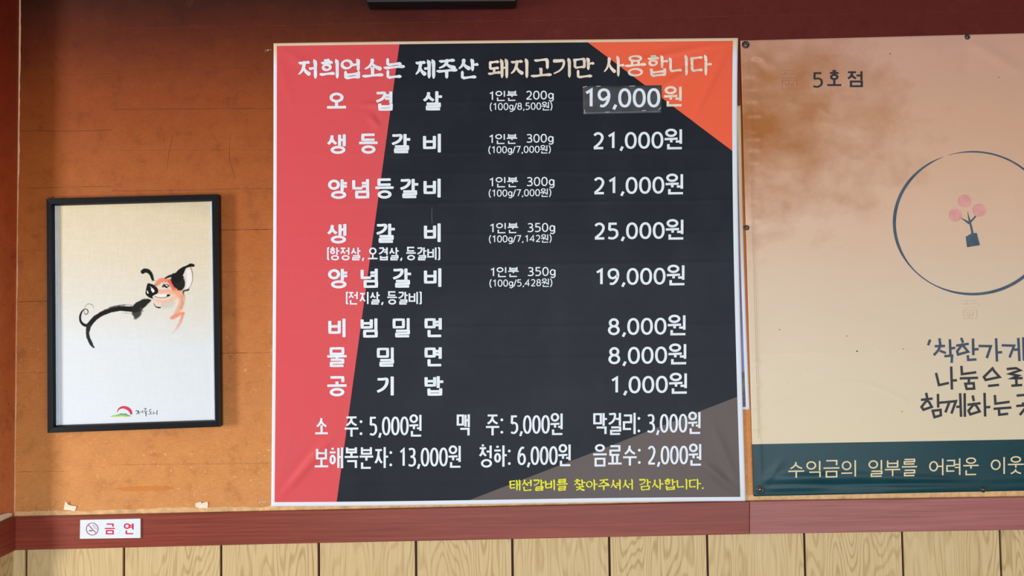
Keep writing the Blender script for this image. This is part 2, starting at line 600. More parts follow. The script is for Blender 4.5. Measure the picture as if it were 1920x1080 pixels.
# ------------------------------------------------------------------ materials of the room
ZR = 1.03      # height where the wallpaper meets the rail
def wall_material(name, ramp, red=True, creases=()):
    m = NT(name, 0.55, 0.25)
    p = m.pos()
    x, y, z = m.sep(p)
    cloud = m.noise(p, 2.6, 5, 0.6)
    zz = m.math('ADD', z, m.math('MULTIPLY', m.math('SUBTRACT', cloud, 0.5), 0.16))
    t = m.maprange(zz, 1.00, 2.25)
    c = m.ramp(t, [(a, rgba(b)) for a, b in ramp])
    if red:                                              # redder high up, further along the wall
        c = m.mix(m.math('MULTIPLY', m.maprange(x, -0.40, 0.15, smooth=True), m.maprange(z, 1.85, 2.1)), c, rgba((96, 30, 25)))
    fib = m.noise(m.scaled(p, (12, 12, 85)), 5, 4, 0.65)
    c = m.mix(m.math('MULTIPLY', m.maprange(fib, 0.45, 0.75), 0.18), c, rgba((70, 24, 8)))
    blot = m.noise(p, 22, 5, 0.7)
    c = m.mix(1.0, c, m.ramp(blot, [(.25, (.66, .60, .56)), (.45, (.94, .93, .92)), (.6, (1, 1, 1))]), 'MULTIPLY')
    c = m.mix(m.math('MULTIPLY', m.math('MULTIPLY', m.maprange(blot, 0.58, 0.74), 0.25), m.maprange(z, 1.9, 1.2, .1, 1)), c, rgba((236, 166, 104)))
    weave = m.noise(m.scaled(p, (520, 520, 90)), 1, 2)
    weave2 = m.noise(m.scaled(p, (90, 90, 520)), 1, 2)
    c = m.mix(1.0, c, m.ramp(m.math('MULTIPLY', m.math('ADD', weave, weave2), .5), [(.3, (.84, .84, .84)), (.7, (1.0, 1.0, 1.0))]), 'MULTIPLY')
    speck = m.noise(p, 130, 2, 0.5)
    c = m.mix(m.math('MULTIPLY', m.math('MULTIPLY', m.maprange(speck, 0.62, 0.72), m.maprange(m.noise(p, 9, 3), .45, .6)), m.maprange(z, 1.75, 1.2, 0, .55)), c, rgba((248, 196, 146)))
    spot = m.noise(p, 75, 2, 0.5)
    c = m.mix(m.math('MULTIPLY', m.maprange(spot, 0.74, 0.79), 0.55), c, rgba((90, 30, 10)))
    h = m.math('MULTIPLY', m.math('ADD', weave, weave2), 0.35)
    wob = m.math('MULTIPLY', m.math('SUBTRACT', m.noise(p, 7, 4), 0.5), 0.008)
    wob2 = m.noise(p, 30, 3)
    for (x0, z0, x1, z1, s) in creases:                  # old paper joints: fine ridges with their own dirt
        k = (z1 - z0) / (x1 - x0)
        lin = m.math('ADD', m.math('SUBTRACT', z, m.math('MULTIPLY', x, k)), wob)
        d = m.math('ABSOLUTE', m.math('SUBTRACT', lin, z0 - k * x0))
        line = m.maprange(d, 0.0016, 0.0003)
        rngm = m.math('MULTIPLY', m.math('GREATER_THAN', x, x0), m.math('LESS_THAN', x, x1))
        line = m.math('MULTIPLY', m.math('MULTIPLY', line, rngm), m.maprange(wob2, 0.35, 0.6, 0.25, 1.0))
        c = m.mix(m.math('MULTIPLY', line, s), c, rgba((96, 40, 14)))
        h = m.math('ADD', h, m.math('MULTIPLY', line, -0.6))
    if red:                                              # dried adhesive smear under the picture
        a = at(272, 916)
        dx = m.math('DIVIDE', m.math('SUBTRACT', x, a.x), 0.075)
        dz = m.math('DIVIDE', m.math('SUBTRACT', z, a.z), 0.007)
        n2 = m.noise(m.scaled(p, (30, 30, 90)), 1.6, 4)
        r = m.math('ADD', m.math('ADD', m.math('POWER', m.math('ABSOLUTE', dx), 4), m.math('POWER', m.math('ABSOLUTE', dz), 2)), m.math('MULTIPLY', n2, 1.3))
        c = m.mix(m.math('MULTIPLY', m.maprange(r, 1.45, 1.05), 0.6), c, rgba((198, 112, 34)))
    m.bump(h, 0.35, 0.0012)
    return m.color(c).m

def cr(px0, py0, px1, py1, s):
    a, b = at(px0, py0), at(px1, py1)
    return (a.x, a.z, b.x, b.z, s)
RAMP_BACK = [(0.0, (214, 150, 90)), (0.12, (218, 146, 80)), (0.35, (202, 124, 64)), (0.55, (186, 104, 46)), (0.70, (166, 86, 32)), (0.82, (142, 66, 22)), (0.92, (98, 37, 12)), (1.0, (60, 19, 8))]  # stain darkens upward; top stops also paint in shade below the wall box
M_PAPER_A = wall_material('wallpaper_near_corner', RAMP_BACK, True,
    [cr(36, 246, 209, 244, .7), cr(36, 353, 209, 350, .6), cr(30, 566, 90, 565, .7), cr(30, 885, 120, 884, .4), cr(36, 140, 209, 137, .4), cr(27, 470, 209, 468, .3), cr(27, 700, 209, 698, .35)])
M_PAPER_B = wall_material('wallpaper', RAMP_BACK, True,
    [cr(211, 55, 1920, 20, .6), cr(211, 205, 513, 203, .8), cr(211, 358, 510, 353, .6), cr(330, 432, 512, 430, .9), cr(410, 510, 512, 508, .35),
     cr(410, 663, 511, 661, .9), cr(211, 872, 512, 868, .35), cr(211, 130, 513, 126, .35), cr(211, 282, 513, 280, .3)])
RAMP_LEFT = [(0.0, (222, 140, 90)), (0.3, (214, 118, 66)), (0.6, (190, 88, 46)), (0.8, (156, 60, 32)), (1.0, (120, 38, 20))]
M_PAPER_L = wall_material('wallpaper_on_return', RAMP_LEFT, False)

def oak():
    m = NT('oak_laminate', 0.5, 0.3)
    oi = m.n('ShaderNodeObjectInfo').outputs['Random']
    co = m.coord('Object')
    v = m.n('ShaderNodeVectorMath', operation='ADD')
    m.put(v.inputs[0], co)
    cb = m.n('ShaderNodeCombineXYZ')
    m.put(cb.inputs[0], m.math('MULTIPLY', oi, 9.0)); m.put(cb.inputs[2], m.math('MULTIPLY', oi, 5.0))
    m.put(v.inputs[1], cb.outputs[0])
    p = v.outputs[0]
    n = m.noise(m.scaled(p, (8, 8, 1.3)), 1.0, 2.5, 0.5, 0.1)
    rings = m.math('SINE', m.math('MULTIPLY', n, 210.0))
    fine = m.noise(m.scaled(p, (330, 330, 9)), 1.0, 3, 0.6)
    big = m.noise(m.scaled(p, (5, 5, .8), (3, 0, 1)), 1.0, 1)
    c = m.mix(m.math('MULTIPLY', m.maprange(rings, .1, 1.0), m.maprange(big, .35, .6, .25, .85)), rgba((204, 178, 130)), rgba((172, 140, 90)))
    c = m.mix(m.math('MULTIPLY', m.maprange(fine, 0.4, 0.7), 0.35), c, rgba((222, 200, 154)))
    c = m.mix(m.math('MULTIPLY', m.maprange(fine, 0.45, 0.25), 0.3), c, rgba((160, 124, 80)))
    m.bump(m.math('ADD', rings, fine), 0.12, 0.0004)
    return m.color(c).m
M_OAK = oak()
def rail_mat(name, a, b):
    m = NT(name, 0.42, 0.4)
    p = m.pos()
    f1 = m.noise(m.scaled(p, (5, 5, 240)), 1.0, 4, 0.6)
    f2 = m.noise(m.scaled(p, (1.2, 1.2, 60)), 1.0, 3, 0.5)
    c = m.mix(m.maprange(f1, 0.3, 0.7), rgba(a), rgba(b))
    c = m.mix(m.math('MULTIPLY', m.maprange(f2, 0.45, 0.7), 0.35), c, rgba(tuple(min(255, q + 18) for q in b)))
    m.bump(f1, 0.1, 0.0004)
    return m.color(c).m
M_RAIL = rail_mat('mahogany_rail', (112, 42, 28), (142, 60, 42))
M_RAIL2 = rail_mat('mahogany_rail_paler', (138, 76, 74), (162, 98, 94))
M_GROOVE = plain('groove_maroon', (62, 22, 20), 0.6)
M_PLASTER = plain('plaster', (188, 168, 140), 0.8)
M_FLOOR = plain('floor_tile', (120, 104, 88), 0.5)
M_CEIL = plain('ceiling_board', (150, 138, 120), 0.8)
M_TORN = plain('torn_paper_strip', (214, 172, 122), 0.75, var=.22)
M_TORN_EDGE = plain('pale_paper_edge', (232, 186, 146), 0.7)

# ------------------------------------------------------------------ room shell
XC_T, XC_B = at(36.5, 0).x, at(26.5, 970).x
ZT, ZB = at(36.5, 0).z, at(26.5, 970).z
def xcor(z):
    return XC_B + (XC_T - XC_B) * (z - ZB) / (ZT - ZB)
X_RIGHT, X_WEST, Y_FRONT, Z_CEIL = 3.0, -3.5, -3.75, 2.62
def prism(xz, y0, y1):
    """solid from an outline in the x-z plane"""
    n = len(xz)
    v = [(x, y0, z) for x, z in xz] + [(x, y1, z) for x, z in xz]
    f = [tuple(range(n)), tuple(range(2 * n - 1, n - 1, -1))]
    for i in range(n):
        j = (i + 1) % n
        f.append((i, i + n, j + n, j))
    return v, f

wb = structure('wall_back')
v, f = box_vf(X_WEST, X_RIGHT, 0.008, 0.12, 0, Z_CEIL)
mesh_obj('plaster_core', v, f, M_PLASTER, wb)
xs1, xs2 = at(209.6, 500).x, at(210.6, 500).x
v, f = prism([(xcor(Z_CEIL) - .004, Z_CEIL), (xcor(1.0) - .004, 1.0), (xs2 - .001, 1.0), (xs2 - .0005, Z_CEIL)], 0.0, 0.008)
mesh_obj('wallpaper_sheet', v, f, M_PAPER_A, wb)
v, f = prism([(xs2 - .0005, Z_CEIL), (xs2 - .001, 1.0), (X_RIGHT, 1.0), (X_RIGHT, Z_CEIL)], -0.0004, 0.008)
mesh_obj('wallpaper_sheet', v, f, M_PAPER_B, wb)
# maroon backing seen in the grooves, then the wainscot panels one by one
v, f = box_vf(xcor(.9) - .002, X_RIGHT, 0.004, 0.008, 0.0, 1.0)
mesh_obj('groove_backing', v, f, M_GROOVE, wb)
gpx = [50, 233, 415, 598, 780, 960.5, 1142, 1325.5, 1507.5, 1691, 1874]
gx = [at(p, 1034 - (p - 50) * .02).x for p in gpx]
while gx[-1] < X_RIGHT - 0.25:
    gx.append(gx[-1] + 0.2285)
edges = [xcor(.9)] + gx + [X_RIGHT]
for i in range(len(edges) - 1):
    a = edges[i] + (0.0028 if i else 0.0)
    b = edges[i + 1] - (0.0028 if i < len(edges) - 2 else 0.0)
    v, f = box_vf(a, b, -0.002, 0.004, 0.09, 0.985)
    cx = (a + b) / 2
    o = mesh_obj('panel', [(p[0] - cx, p[1], p[2]) for p in v], f, M_OAK, wb)
    o.location = (cx, 0, 0)
    bevel(o, 0.0007, 2)

# pale torn paper edges (bottom strip and corner)
def top_rail(px):
    return float(np.interp(px, [-200, 27, 520, 1408, 1920, 2400], [975, 970, 959, 940.3, 932.2, 925]))
def bot_rail(px):
    return float(np.interp(px, [-200, 27, 520, 1408, 1920, 2400], [1037, 1032, 1020, 1001.6, 993.7, 986.5]))
rs = random.Random(7)
def wob(x, s):
    return math.sin(x * .021 + s) * .5 + math.sin(x * .057 + 2 * s) * .3 + math.sin(x * .16 + 3 * s) * .25
P = []
pxs = list(np.arange(27, 2200, 9))
for x in pxs:
    h = 10.5 + 2.2 * wob(x, 1) + rs.uniform(-.5, .5)
    if x > 505: h = 15 + 2 * wob(x, 2)
    if x > 1400: h = 13 + 1.5 * wob(x, 2)
    P.append((x, top_rail(x) - h))
top = [at(x, y, .0009) for x, y in P]
bot = [at(x, top_rail(x) + 2, .0009) for x in pxs]
n = len(pxs)
V = [tuple(p) for p in top + bot] + [(p.x, 0.0, p.z) for p in top]
F = [(i, i + n, i + 1 + n, i + 1) for i in range(n - 1)] + [(2 * n + i, i, i + 1, 2 * n + i + 1) for i in range(n - 1)]
o = mesh_obj('torn_paper_strip', V, F, M_TORN, wb)
o['label'] = 'pale torn paper strip above the rail'
V, F = [], []
for k, y in enumerate(np.arange(-60, 968, 8)):
    x0 = 36.5 - (y / 970) * 10
    w = 1.9 + .5 * wob(y * 1.4, 5) + (.9 if y < 330 else 0) + rs.uniform(-.25, .25)
    s = rs.uniform(-.3, .3)
    V += [tuple(at(x0 - .6, y, .0004)), tuple(at(x0 + w * .6 + s, y, .0012)), tuple(at(x0 + w + s, y, .0002))]
    if k:
        b = 3 * k
        F += [(b - 3, b, b + 1, b - 2), (b - 2, b + 1, b + 2, b - 1)]
o = mesh_obj('paper_edge', V, F, M_TORN_EDGE, wb)
o['label'] = 'pale curled wallpaper edge down the corner'

# short return at the left end of the wall, and the wall beyond it
RET = 0.070
wl = structure('wall_left')
zt, zb = Z_CEIL, 1.0
v = [(X_WEST, -RET, zb), (xcor(zb), -RET, zb), (xcor(zb), 0.1, zb), (X_WEST, 0.1, zb), (X_WEST, -RET, zt), (xcor(zt), -RET, zt), (xcor(zt), 0.1, zt), (X_WEST, 0.1, zt)]
f = box_vf(0, 1, 0, 1, 0, 1)[1]
mesh_obj('wallpaper_sheet', v, f, M_PAPER_L, wl)
v, f = box_vf(X_WEST, xcor(1.0) - .003, -RET + .003, 0.1, 0, 1.0)
mesh_obj('groove_backing', v, f, M_GROOVE, wl)
v, f = box_vf(xcor(.95) - .003, xcor(.95), -RET - .003, 0.0, 0.09, 0.985)
mesh_obj('panel', v, f, M_OAK, wl)
xx = xcor(.95) - .006
while xx > X_WEST + .3:
    v, f = box_vf(xx - .2228, xx, -RET - .003, -RET + .003, 0.09, 0.985)
    cx = xx - .11
    o = mesh_obj('panel', [(p[0] - cx, p[1], p[2]) for p in v], f, M_OAK, wl)
    o.location = (cx, 0, 0)
    xx -= .2285

# the rails (chair rail in two lengths, and the piece on the return)
RO = 0.010
def rail(name, xs, mat):
    V, F = [], []
    for i, x in enumerate(xs):
        a, b = at(x, top_rail(x), RO), at(x, bot_rail(x), RO)
        V += [(a.x, -RO, a.z), (b.x, -RO, b.z), (b.x, 0.004, b.z), (a.x, 0.004, a.z)]
        if i:
            k = 4 * i
            F += [(k - 4, k, k + 1, k - 3), (k - 3, k + 1, k + 2, k - 2), (k - 1, k + 3, k, k - 4), (k - 2, k + 2, k + 3, k - 1)]
    F += [(0, 1, 2, 3), tuple(len(V) - 4 + q for q in (3, 2, 1, 0))]
    o = mesh_obj(name, V, F, mat)
    o['kind'] = 'structure'
    bevel(o, 0.0012, 2)
    return o
rail('trim_1', [24, 520, 1000, 1405.3], M_RAIL)
rail('trim_2', [1406.0, 1600, 1920, 2300, 3300], M_RAIL2)
za, zb2 = at(24, top_rail(24), RO).z, at(24, bot_rail(24), RO).z
xr = xcor(1.0)
v, f = box_vf(xr - .004, xr + RO, -RET - RO, -RO + .0005, zb2, za)
o = mesh_obj('trim_3', v, f, M_RAIL); o['kind'] = 'structure'; bevel(o, 0.001, 2)
v, f = box_vf(X_WEST, xr - .0045, -RET - RO, -RET + .002, zb2, za)
o = mesh_obj('trim_4', v, f, M_RAIL); o['kind'] = 'structure'
v, f = box_vf(xcor(.1) + .002, X_RIGHT, -0.014, 0.004, 0.0, 0.09)
o = mesh_obj('baseboard_back', v, f, M_RAIL); o['kind'] = 'structure'
v, f = box_vf(X_WEST, xcor(.1) + .001, -RET - .014, -RET + .002, 0.0, 0.09)
o = mesh_obj('baseboard_left', v, f, M_RAIL); o['kind'] = 'structure'

v, f = box_vf(X_WEST - .1, X_RIGHT + .1, Y_FRONT - .1, 0.12, -0.08, 0.0)
o = mesh_obj('floor', v, f, M_FLOOR); o['kind'] = 'structure'
v, f = box_vf(X_WEST - .1, X_RIGHT + .1, Y_FRONT - .1, 0.12, Z_CEIL, Z_CEIL + .08)
o = mesh_obj('ceiling', v, f, M_CEIL); o['kind'] = 'structure'
v, f = box_vf(X_RIGHT, X_RIGHT + .1, Y_FRONT, 0.12, 0, Z_CEIL)
o = mesh_obj('wall_right', v, f, M_PLASTER); o['kind'] = 'structure'
M_ALU = plain('window_frame', (90, 84, 78), 0.4)
def wall_with_window(name, wname, axis, pos, a0, a1, w0, w1, z0, z1, t):
    s = structure(name)
    parts = [(a0, a1, 0, z0), (a0, a1, z1, Z_CEIL), (a0, w0, z0, z1), (w1, a1, z0, z1)]
    for p0, p1, q0, q1 in parts:
        v, f = box_vf(p0, p1, pos - t, pos, q0, q1) if axis == 'y' else box_vf(pos - t, pos, p0, p1, q0, q1)
        mesh_obj('wall_panel', v, f, M_PLASTER, s)
    w = structure(wname)
    bars = [(w0, w1, z0, z0 + .05), (w0, w1, z1 - .05, z1), (w0, w0 + .05, z0 + .05, z1 - .05), (w1 - .05, w1, z0 + .05, z1 - .05)]
    for p0, p1, q0, q1 in bars:
        v, f = box_vf(p0, p1, pos - t + .02, pos - .04, q0, q1) if axis == 'y' else box_vf(pos - t + .02, pos - .04, p0, p1, q0, q1)
        mesh_obj('window_frame', v, f, M_ALU, w)
wall_with_window('wall_front', 'window_1', 'y', Y_FRONT, X_WEST, X_RIGHT, -1.3, 2.8, 0.15, 1.6, .1)
wall_with_window('wall_west', 'window_2', 'x', X_WEST, Y_FRONT, 0.0, -2.2, -1.1, 0.78, 1.85, .1)

# ------------------------------------------------------------------ relief helper
def ridge(x, y, x0, y0, x1, y1, w, amp, p=1.0):
    dx, dy = x1 - x0, y1 - y0
    L2 = dx * dx + dy * dy
    t = np.clip(((x - x0) * dx + (y - y0) * dy) / L2, 0, 1)
    d = np.hypot(x - x0 - t * dx, y - y0 - t * dy)
    return amp * np.exp(-(d / w) ** 2) * np.sin(np.pi * np.clip(t * .94 + .03, 0, 1)) ** p

M_SCUFF = plain('scuff_dark', (104, 50, 20), .6)
for pts, ws_ in (([(325, 250), (318, 280), (313, 318)], [.3, 1.1, .3]), ([(394, 248), (403, 260), (414, 272)], [.3, .8, .3]), ([(432, 248), (430, 292), (436, 318), (443, 336)], [.3, 1.0, .9, .3])):
    ink = Ink()
    q = catmull(pts, 6)
    ink.ribbon(q, list(np.interp(np.linspace(0, len(pts) - 1, len(q)), range(len(pts)), ws_)))
    ink.build('scuff', lambda x, y: .0005 + 0 * x, .0, M_SCUFF, wb)

# ------------------------------------------------------------------ menu banner
BQ = [(513, 81), (1384, 71), (1398, 939.5), (508.4, 949.5)]
def bow(u, v, X, Y):
    X = X - 5.5 * u * np.sin(np.pi * np.clip(v, 0, 1) ** .75)
    X = X + (1 - u) * 1.2 * np.sin(np.pi * v)
    Y = Y - 1.2 * (1 - v) * np.sin(np.pi * u) * (1 - 1.2 * u) + .8 * v * np.sin(2 * np.pi * u)
    return X, Y
def banner_h(x, y):
    h = 0.0042 + 0 * x
    h = h + ridge(x, y, 1372, 76, 1215, 182, 8, .0058) + ridge(x, y, 1372, 76, 1150, 125, 6, .0032) + ridge(x, y, 1371, 80, 1290, 235, 7, .0034)
    h = h - ridge(x, y, 1366, 84, 1240, 150, 6, .0030)
    h = h + ridge(x, y, 516, 941, 640, 800, 8, .0042) - ridge(x, y, 520, 925, 600, 820, 7, .0020) + ridge(x, y, 516, 935, 560, 760, 8, .0009)
    h = h + ridge(x, y, 1390, 932, 1310, 860, 9, .0046) + ridge(x, y, 1390, 932, 1330, 780, 9, .0024) - ridge(x, y, 1388, 925, 1345, 850, 8, .0010)
    h = h + ridge(x, y, 518, 86, 620, 150, 9, .0015) + ridge(x, y, 516, 86, 560, 240, 8, .0008)
    h = h + ridge(x, y, 670, 197, 730, 196, 4, .0022) + ridge(x, y, 690, 215, 712, 240, 6, .0026) - ridge(x, y, 700, 205, 716, 234, 5, .0012)
    for yy, a in ((196, .0004), (290, .0004), (330, .0003), (385, .0004), (445, .0003), (502, .0004), (618, .0004), (678, .0004), (735, .0003), (788, .0003), (905, .0003)):
        h = h + ridge(x, y, 500, yy, 1400, yy - 10, 3.0, a, .3)
    h = h + .0005 * np.sin(x * .011 + y * .004) * np.sin(y * .009 + 1)
    return h
LB = tuple(at(952, 948, .004))
banner = root('menu_banner', LB, 'large vinyl menu banner in red, black and orange with a column of prices', 'banner')
def side(m, co, p, q, org, soft=.0004, off=0.0, wobble=None):
    """1 where the point lies to the positive side of the line p->q (print edge on the sheet)"""
    a, b = at(p[0], p[1], off), at(q[0], q[1], off)
    dx, dz = b.x - a.x, b.z - a.z
    L = math.hypot(dx, dz)
    nx, nz = -dz / L, dx / L
    c = -(nx * (a.x - org[0]) + nz * (a.z - org[2]))
    x, y, z = m.sep(co)
    d = m.math('ADD', m.math('ADD', m.math('MULTIPLY', x, nx), m.math('MULTIPLY', z, nz)), c)
    return m.maprange(d, -soft, soft)
def banner_mat():
    m = NT('banner_vinyl', 0.5, 0.22)
    co = m.coord('Object')
    uv = m.sep(m.coord('UV'))
    black, red, orange, brown = rgba((20, 26, 36)), rgba((216, 80, 85)), rgba((240, 98, 66)), rgba((98, 88, 86))
    c = black
    c = m.mix(side(m, co, (631, 942), (749, 82), LB, off=.0045), c, red)
    c = m.mix(side(m, co, (1108.5, 84), (1374, 283.5), LB, off=.0045), c, orange)
    c = m.mix(side(m, co, (1384, 743.5), (881, 937.5), LB, off=.0045), c, brown)
    n = m.noise(co, 5, 5, 0.6)
    n2 = m.noise(m.scaled(co, (30, 30, 160)), 1, 4, 0.6)
    c = m.mix(m.math('MULTIPLY', m.maprange(n, 0.45, 0.7), 0.04), c, rgba((120, 120, 130)))
    c = m.mix(m.math('MULTIPLY', m.maprange(n2, 0.55, 0.75), 0.06), c, rgba((30, 20, 20)))
    inner = m.math('MULTIPLY', m.math('MULTIPLY', m.maprange(uv[0], .0068, .0072), m.maprange(uv[0], .9895, .989)),
                   m.math('MULTIPLY', m.maprange(uv[1], .0058, .0062), m.maprange(uv[1], .9912, .9908)))
    stain = m.noise(co, 14, 4, 0.6)
    top = m.maprange(m.math('ADD', uv[1], m.math('MULTIPLY', stain, 0.08)), .085, .045)
    white = m.mix(top, rgba((222, 229, 238)), rgba((224, 200, 168)))
    c = m.mix(inner, white, c)
    m.color(c)
    m.bump(m.math('ADD', m.noise(co, 900, 2), n2), 0.06, 0.0004)
    return m.m
def add_uv(o, nu, nv):
    me = o.data
    uvl = me.uv_layers.new(name='uv')
    n = (nu + 1) * (nv + 1)
    vi = np.zeros(len(me.loops), dtype=np.int32)
    me.loops.foreach_get('vertex_index', vi)
    g = np.where(vi < n, vi, 0)
    u = (g % (nu + 1)) / nu
    v = (g // (nu + 1)) / nv
    uvl.data.foreach_set('uv', np.stack([u, v], 1).ravel().astype(np.float32))
o = sheet('vinyl_sheet', BQ, 260, 260, banner_h, .0006, banner_mat(), banner, bow)
add_uv(o, 260, 260)

def ink_mat(name, c, rough=.5, mott=.05):
    m = NT(name, rough, 0.3)
    n = m.noise(m.coord(), 40, 3)
    m.color(m.mix(m.maprange(n, .35, .65), rgba(c, 1 - mott), rgba(c, 1 + mott)))
    return m.m
M_WHITE = ink_mat('print_white', (226, 234, 243))
M_CREAMW = ink_mat('print_yellowed_white', (232, 218, 200), mott=.12)
M_YEL = ink_mat('print_yellow', (226, 226, 40))
def text_part(parent, name, items, mat, h, gap=.0007, label=None):
    for it in items:
        ink = Ink()
        write(ink, *it[:6], **(it[6] if len(it) > 6 else {}))
        o = ink.build(name, h, gap, mat, parent)
        if label: o['label'] = label
    return o
BR = dict(style='brush')
text_part(banner, 'heading_lettering', [('저희업소는', 558, 760, 110, 149.5, 5.9, BR), ('제주산', 777.5, 898, 110, 149.5, 5.9, BR)], M_WHITE, banner_h, label='white brush lettering of the heading')
text_part(banner, 'heading_lettering', [('돼지고기만', 913.5, 1115, 109, 148.5, 5.3, BR), ('사용합니다', 1131, 1335.5, 103.5, 145, 5.0, BR)], M_CREAMW, banner_h, label='yellowed brush lettering of the heading')
RD = dict(style='round', hy=.8)
rows = [
    (170.5, 209.3, [('오', 611.4, 650.8), ('겹', 704, 736.4), ('살', 792.7, 830.6)]),
    (250.3, 289.2, [('생', 613, 648.5), ('등', 671.6, 709.8), ('갈', 733.4, 771), ('비', 793, 826.7)]),
    (334.6, 373.6, [('양', 615, 652.5), ('념', 660.3, 692.8), ('등', 702, 739.8), ('갈', 749.2, 786), ('비', 794, 826.3)]),
    (418.4, 457.2, [('생', 613.3, 649.6), ('갈', 704.6, 742.2), ('비', 794.8, 826.3)]),
    (502.6, 541.3, [('양', 615, 653), ('념', 676, 709), ('갈', 735.5, 772.6), ('비', 794.8, 827.6)]),
    (595.8, 634.5, [('비', 615.5, 648), ('빔', 676, 708.4), ('밀', 736, 768.8), ('면', 795.9, 829)]),
    (650.6, 689.3, [('물', 612, 651.7), ('밀', 706.5, 739), ('면', 795.9, 829)]),
    (704.8, 744.3, [('공', 612, 651.7), ('기', 705.6, 738.4), ('밥', 795.9, 833)]),
]
for yt, yb, it in rows:
    lst = []
    for ch, x0, x1 in it:
        dy = -0.006 * (x0 - 612)
        t0, b0 = yt + dy, yb + dy
        if ch == '오': t0 += 1; b0 -= 2
        if ch in '생등양': b0 += .6
        lst.append((ch, x0, x1, t0, b0, 6.0 if ch not in '밀물' else 5.6, RD))
    text_part(banner, 'dish_lettering', lst, M_WHITE, banner_h)
text_part(banner, 'note_lettering', [('[항정살, 오겹살, 등갈비]', 613.3, 825.5, 462.5, 488.6, 3.1, dict(slope=0, dy=(10, 92)))], M_WHITE, banner_h)
text_part(banner, 'note_lettering', [('[전지살, 등갈비]', 648.5, 790.8, 545.8, 571.5, 3.1, dict(slope=0, dy=(10, 92)))], M_WHITE, banner_h)
mids = [
    (('1인분', 917.5, 971, 169.6, 190), ('200g', 985.8, 1038.3, 168.8, 188.6), ('(100g/8,500원)', 918.6, 1035.5, 191.6, 208.5)),
    (('1인분', 917, 971, 250.6, 270.6), ('300g', 986.5, 1038, 249.8, 269.3), ('(100g/7,000원)', 916, 1032.5, 272.8, 289.2)),
    (('1인분', 917.4, 972.3, 331.3, 351.8), ('300g', 986.9, 1039.7, 330.5, 350.8), ('(100g/7,000원)', 916.6, 1033.3, 354, 370.6)),
    (('1인분', 918.5, 972.8, 417.3, 438), ('350g', 988.3, 1040.9, 416.8, 437), ('(100g/7,142원)', 917, 1034, 440, 456.4)),
    (('1인분', 919.4, 973.7, 500.2, 520.2), ('350g', 988.8, 1041.7, 499.4, 519.4), ('(100g/5,428원)', 918, 1035.3, 522.8, 539.4)),
]
for a, b, c in mids:
    text_part(banner, 'portion_lettering', [(*a, 2.4, dict(dy=(10, 92))), (*b, 2.4, dict(dy=(8, 92)))], M_WHITE, banner_h)
    text_part(banner, 'portion_lettering', [(*c, 1.9, dict(dy=(10, 90)))], M_WHITE, banner_h)
PR = dict(dy=(17, 94))
prices = [('21,000원', 1110.8, 1281, 242, 282.5), ('21,000원', 1112, 1283, 326.2, 367), ('25,000원', 1112.9, 1283.6, 411.5, 451.8), ('19,000원', 1116.8, 1285.6, 497, 537.5),
          ('8,000원', 1139.8, 1287.6, 590.5, 631), ('8,000원', 1140.7, 1289, 644.5, 685.5), ('1,000원', 1145.4, 1290.2, 699.3, 740.5)]
text_part(banner, 'price_lettering', [('원', 1242.5, 1280.5, 160.5, 200.5, 4.9)], M_CREAMW, banner_h)
for p in prices:
    text_part(banner, 'price_lettering', [(*p, 4.9, PR)], M_WHITE, banner_h)
DR = dict(dy=(12, 92), slope=-.008)
drinks = [
    [('소', 589, 617, 780, 818), ('주:', 644, 679, 778.7, 821), ('5,000원', 691.7, 791.8, 776.5, 820)],
    [('맥', 856.3, 881, 775, 819), ('주:', 909, 943, 775, 818.5), ('5,000원', 956.2, 1056.5, 774, 817)],
    [('막걸리:', 1112.3, 1200, 772.6, 816.5), ('3,000원', 1212, 1315, 771.5, 815)],
    [('보해복분자:', 588, 734.8, 837.3, 880.5), ('13,000원', 749, 865.4, 834.8, 878.5)],
    [('청하:', 897.3, 957, 833.5, 877.5), ('6,000원', 970.2, 1071.5, 832.2, 875.5)],
    [('음료수:', 1110, 1200.8, 832.5, 875.5), ('2,000원', 1213.5, 1316.4, 831.3, 874.5)],
]
for g in drinks:
    text_part(banner, 'drink_lettering', [(*p, 4.2, DR) for p in g], M_WHITE, banner_h)
YS = dict(style='brush', slope=-.008)
text_part(banner, 'closing_lettering', [('태선갈비를', 955.4, 1065, 898.5, 921, 2.7, YS), ('찾아주셔서', 1075.8, 1186.7, 898, 920.4, 2.7, YS), ('감사합니다.', 1198.3, 1319, 897.3, 919.5, 2.7, dict(style='brush', slope=-.008, dy=(18, 90)))], M_YEL, banner_h, label='small yellow brush lettering')
ink = Ink()
ink.ribbon([(810, 389), (809.6, 405), (810.2, 419)], .55)
o = ink.build('scratch', banner_h, .0006, plain('scratch_grey', (120, 120, 120)), banner)
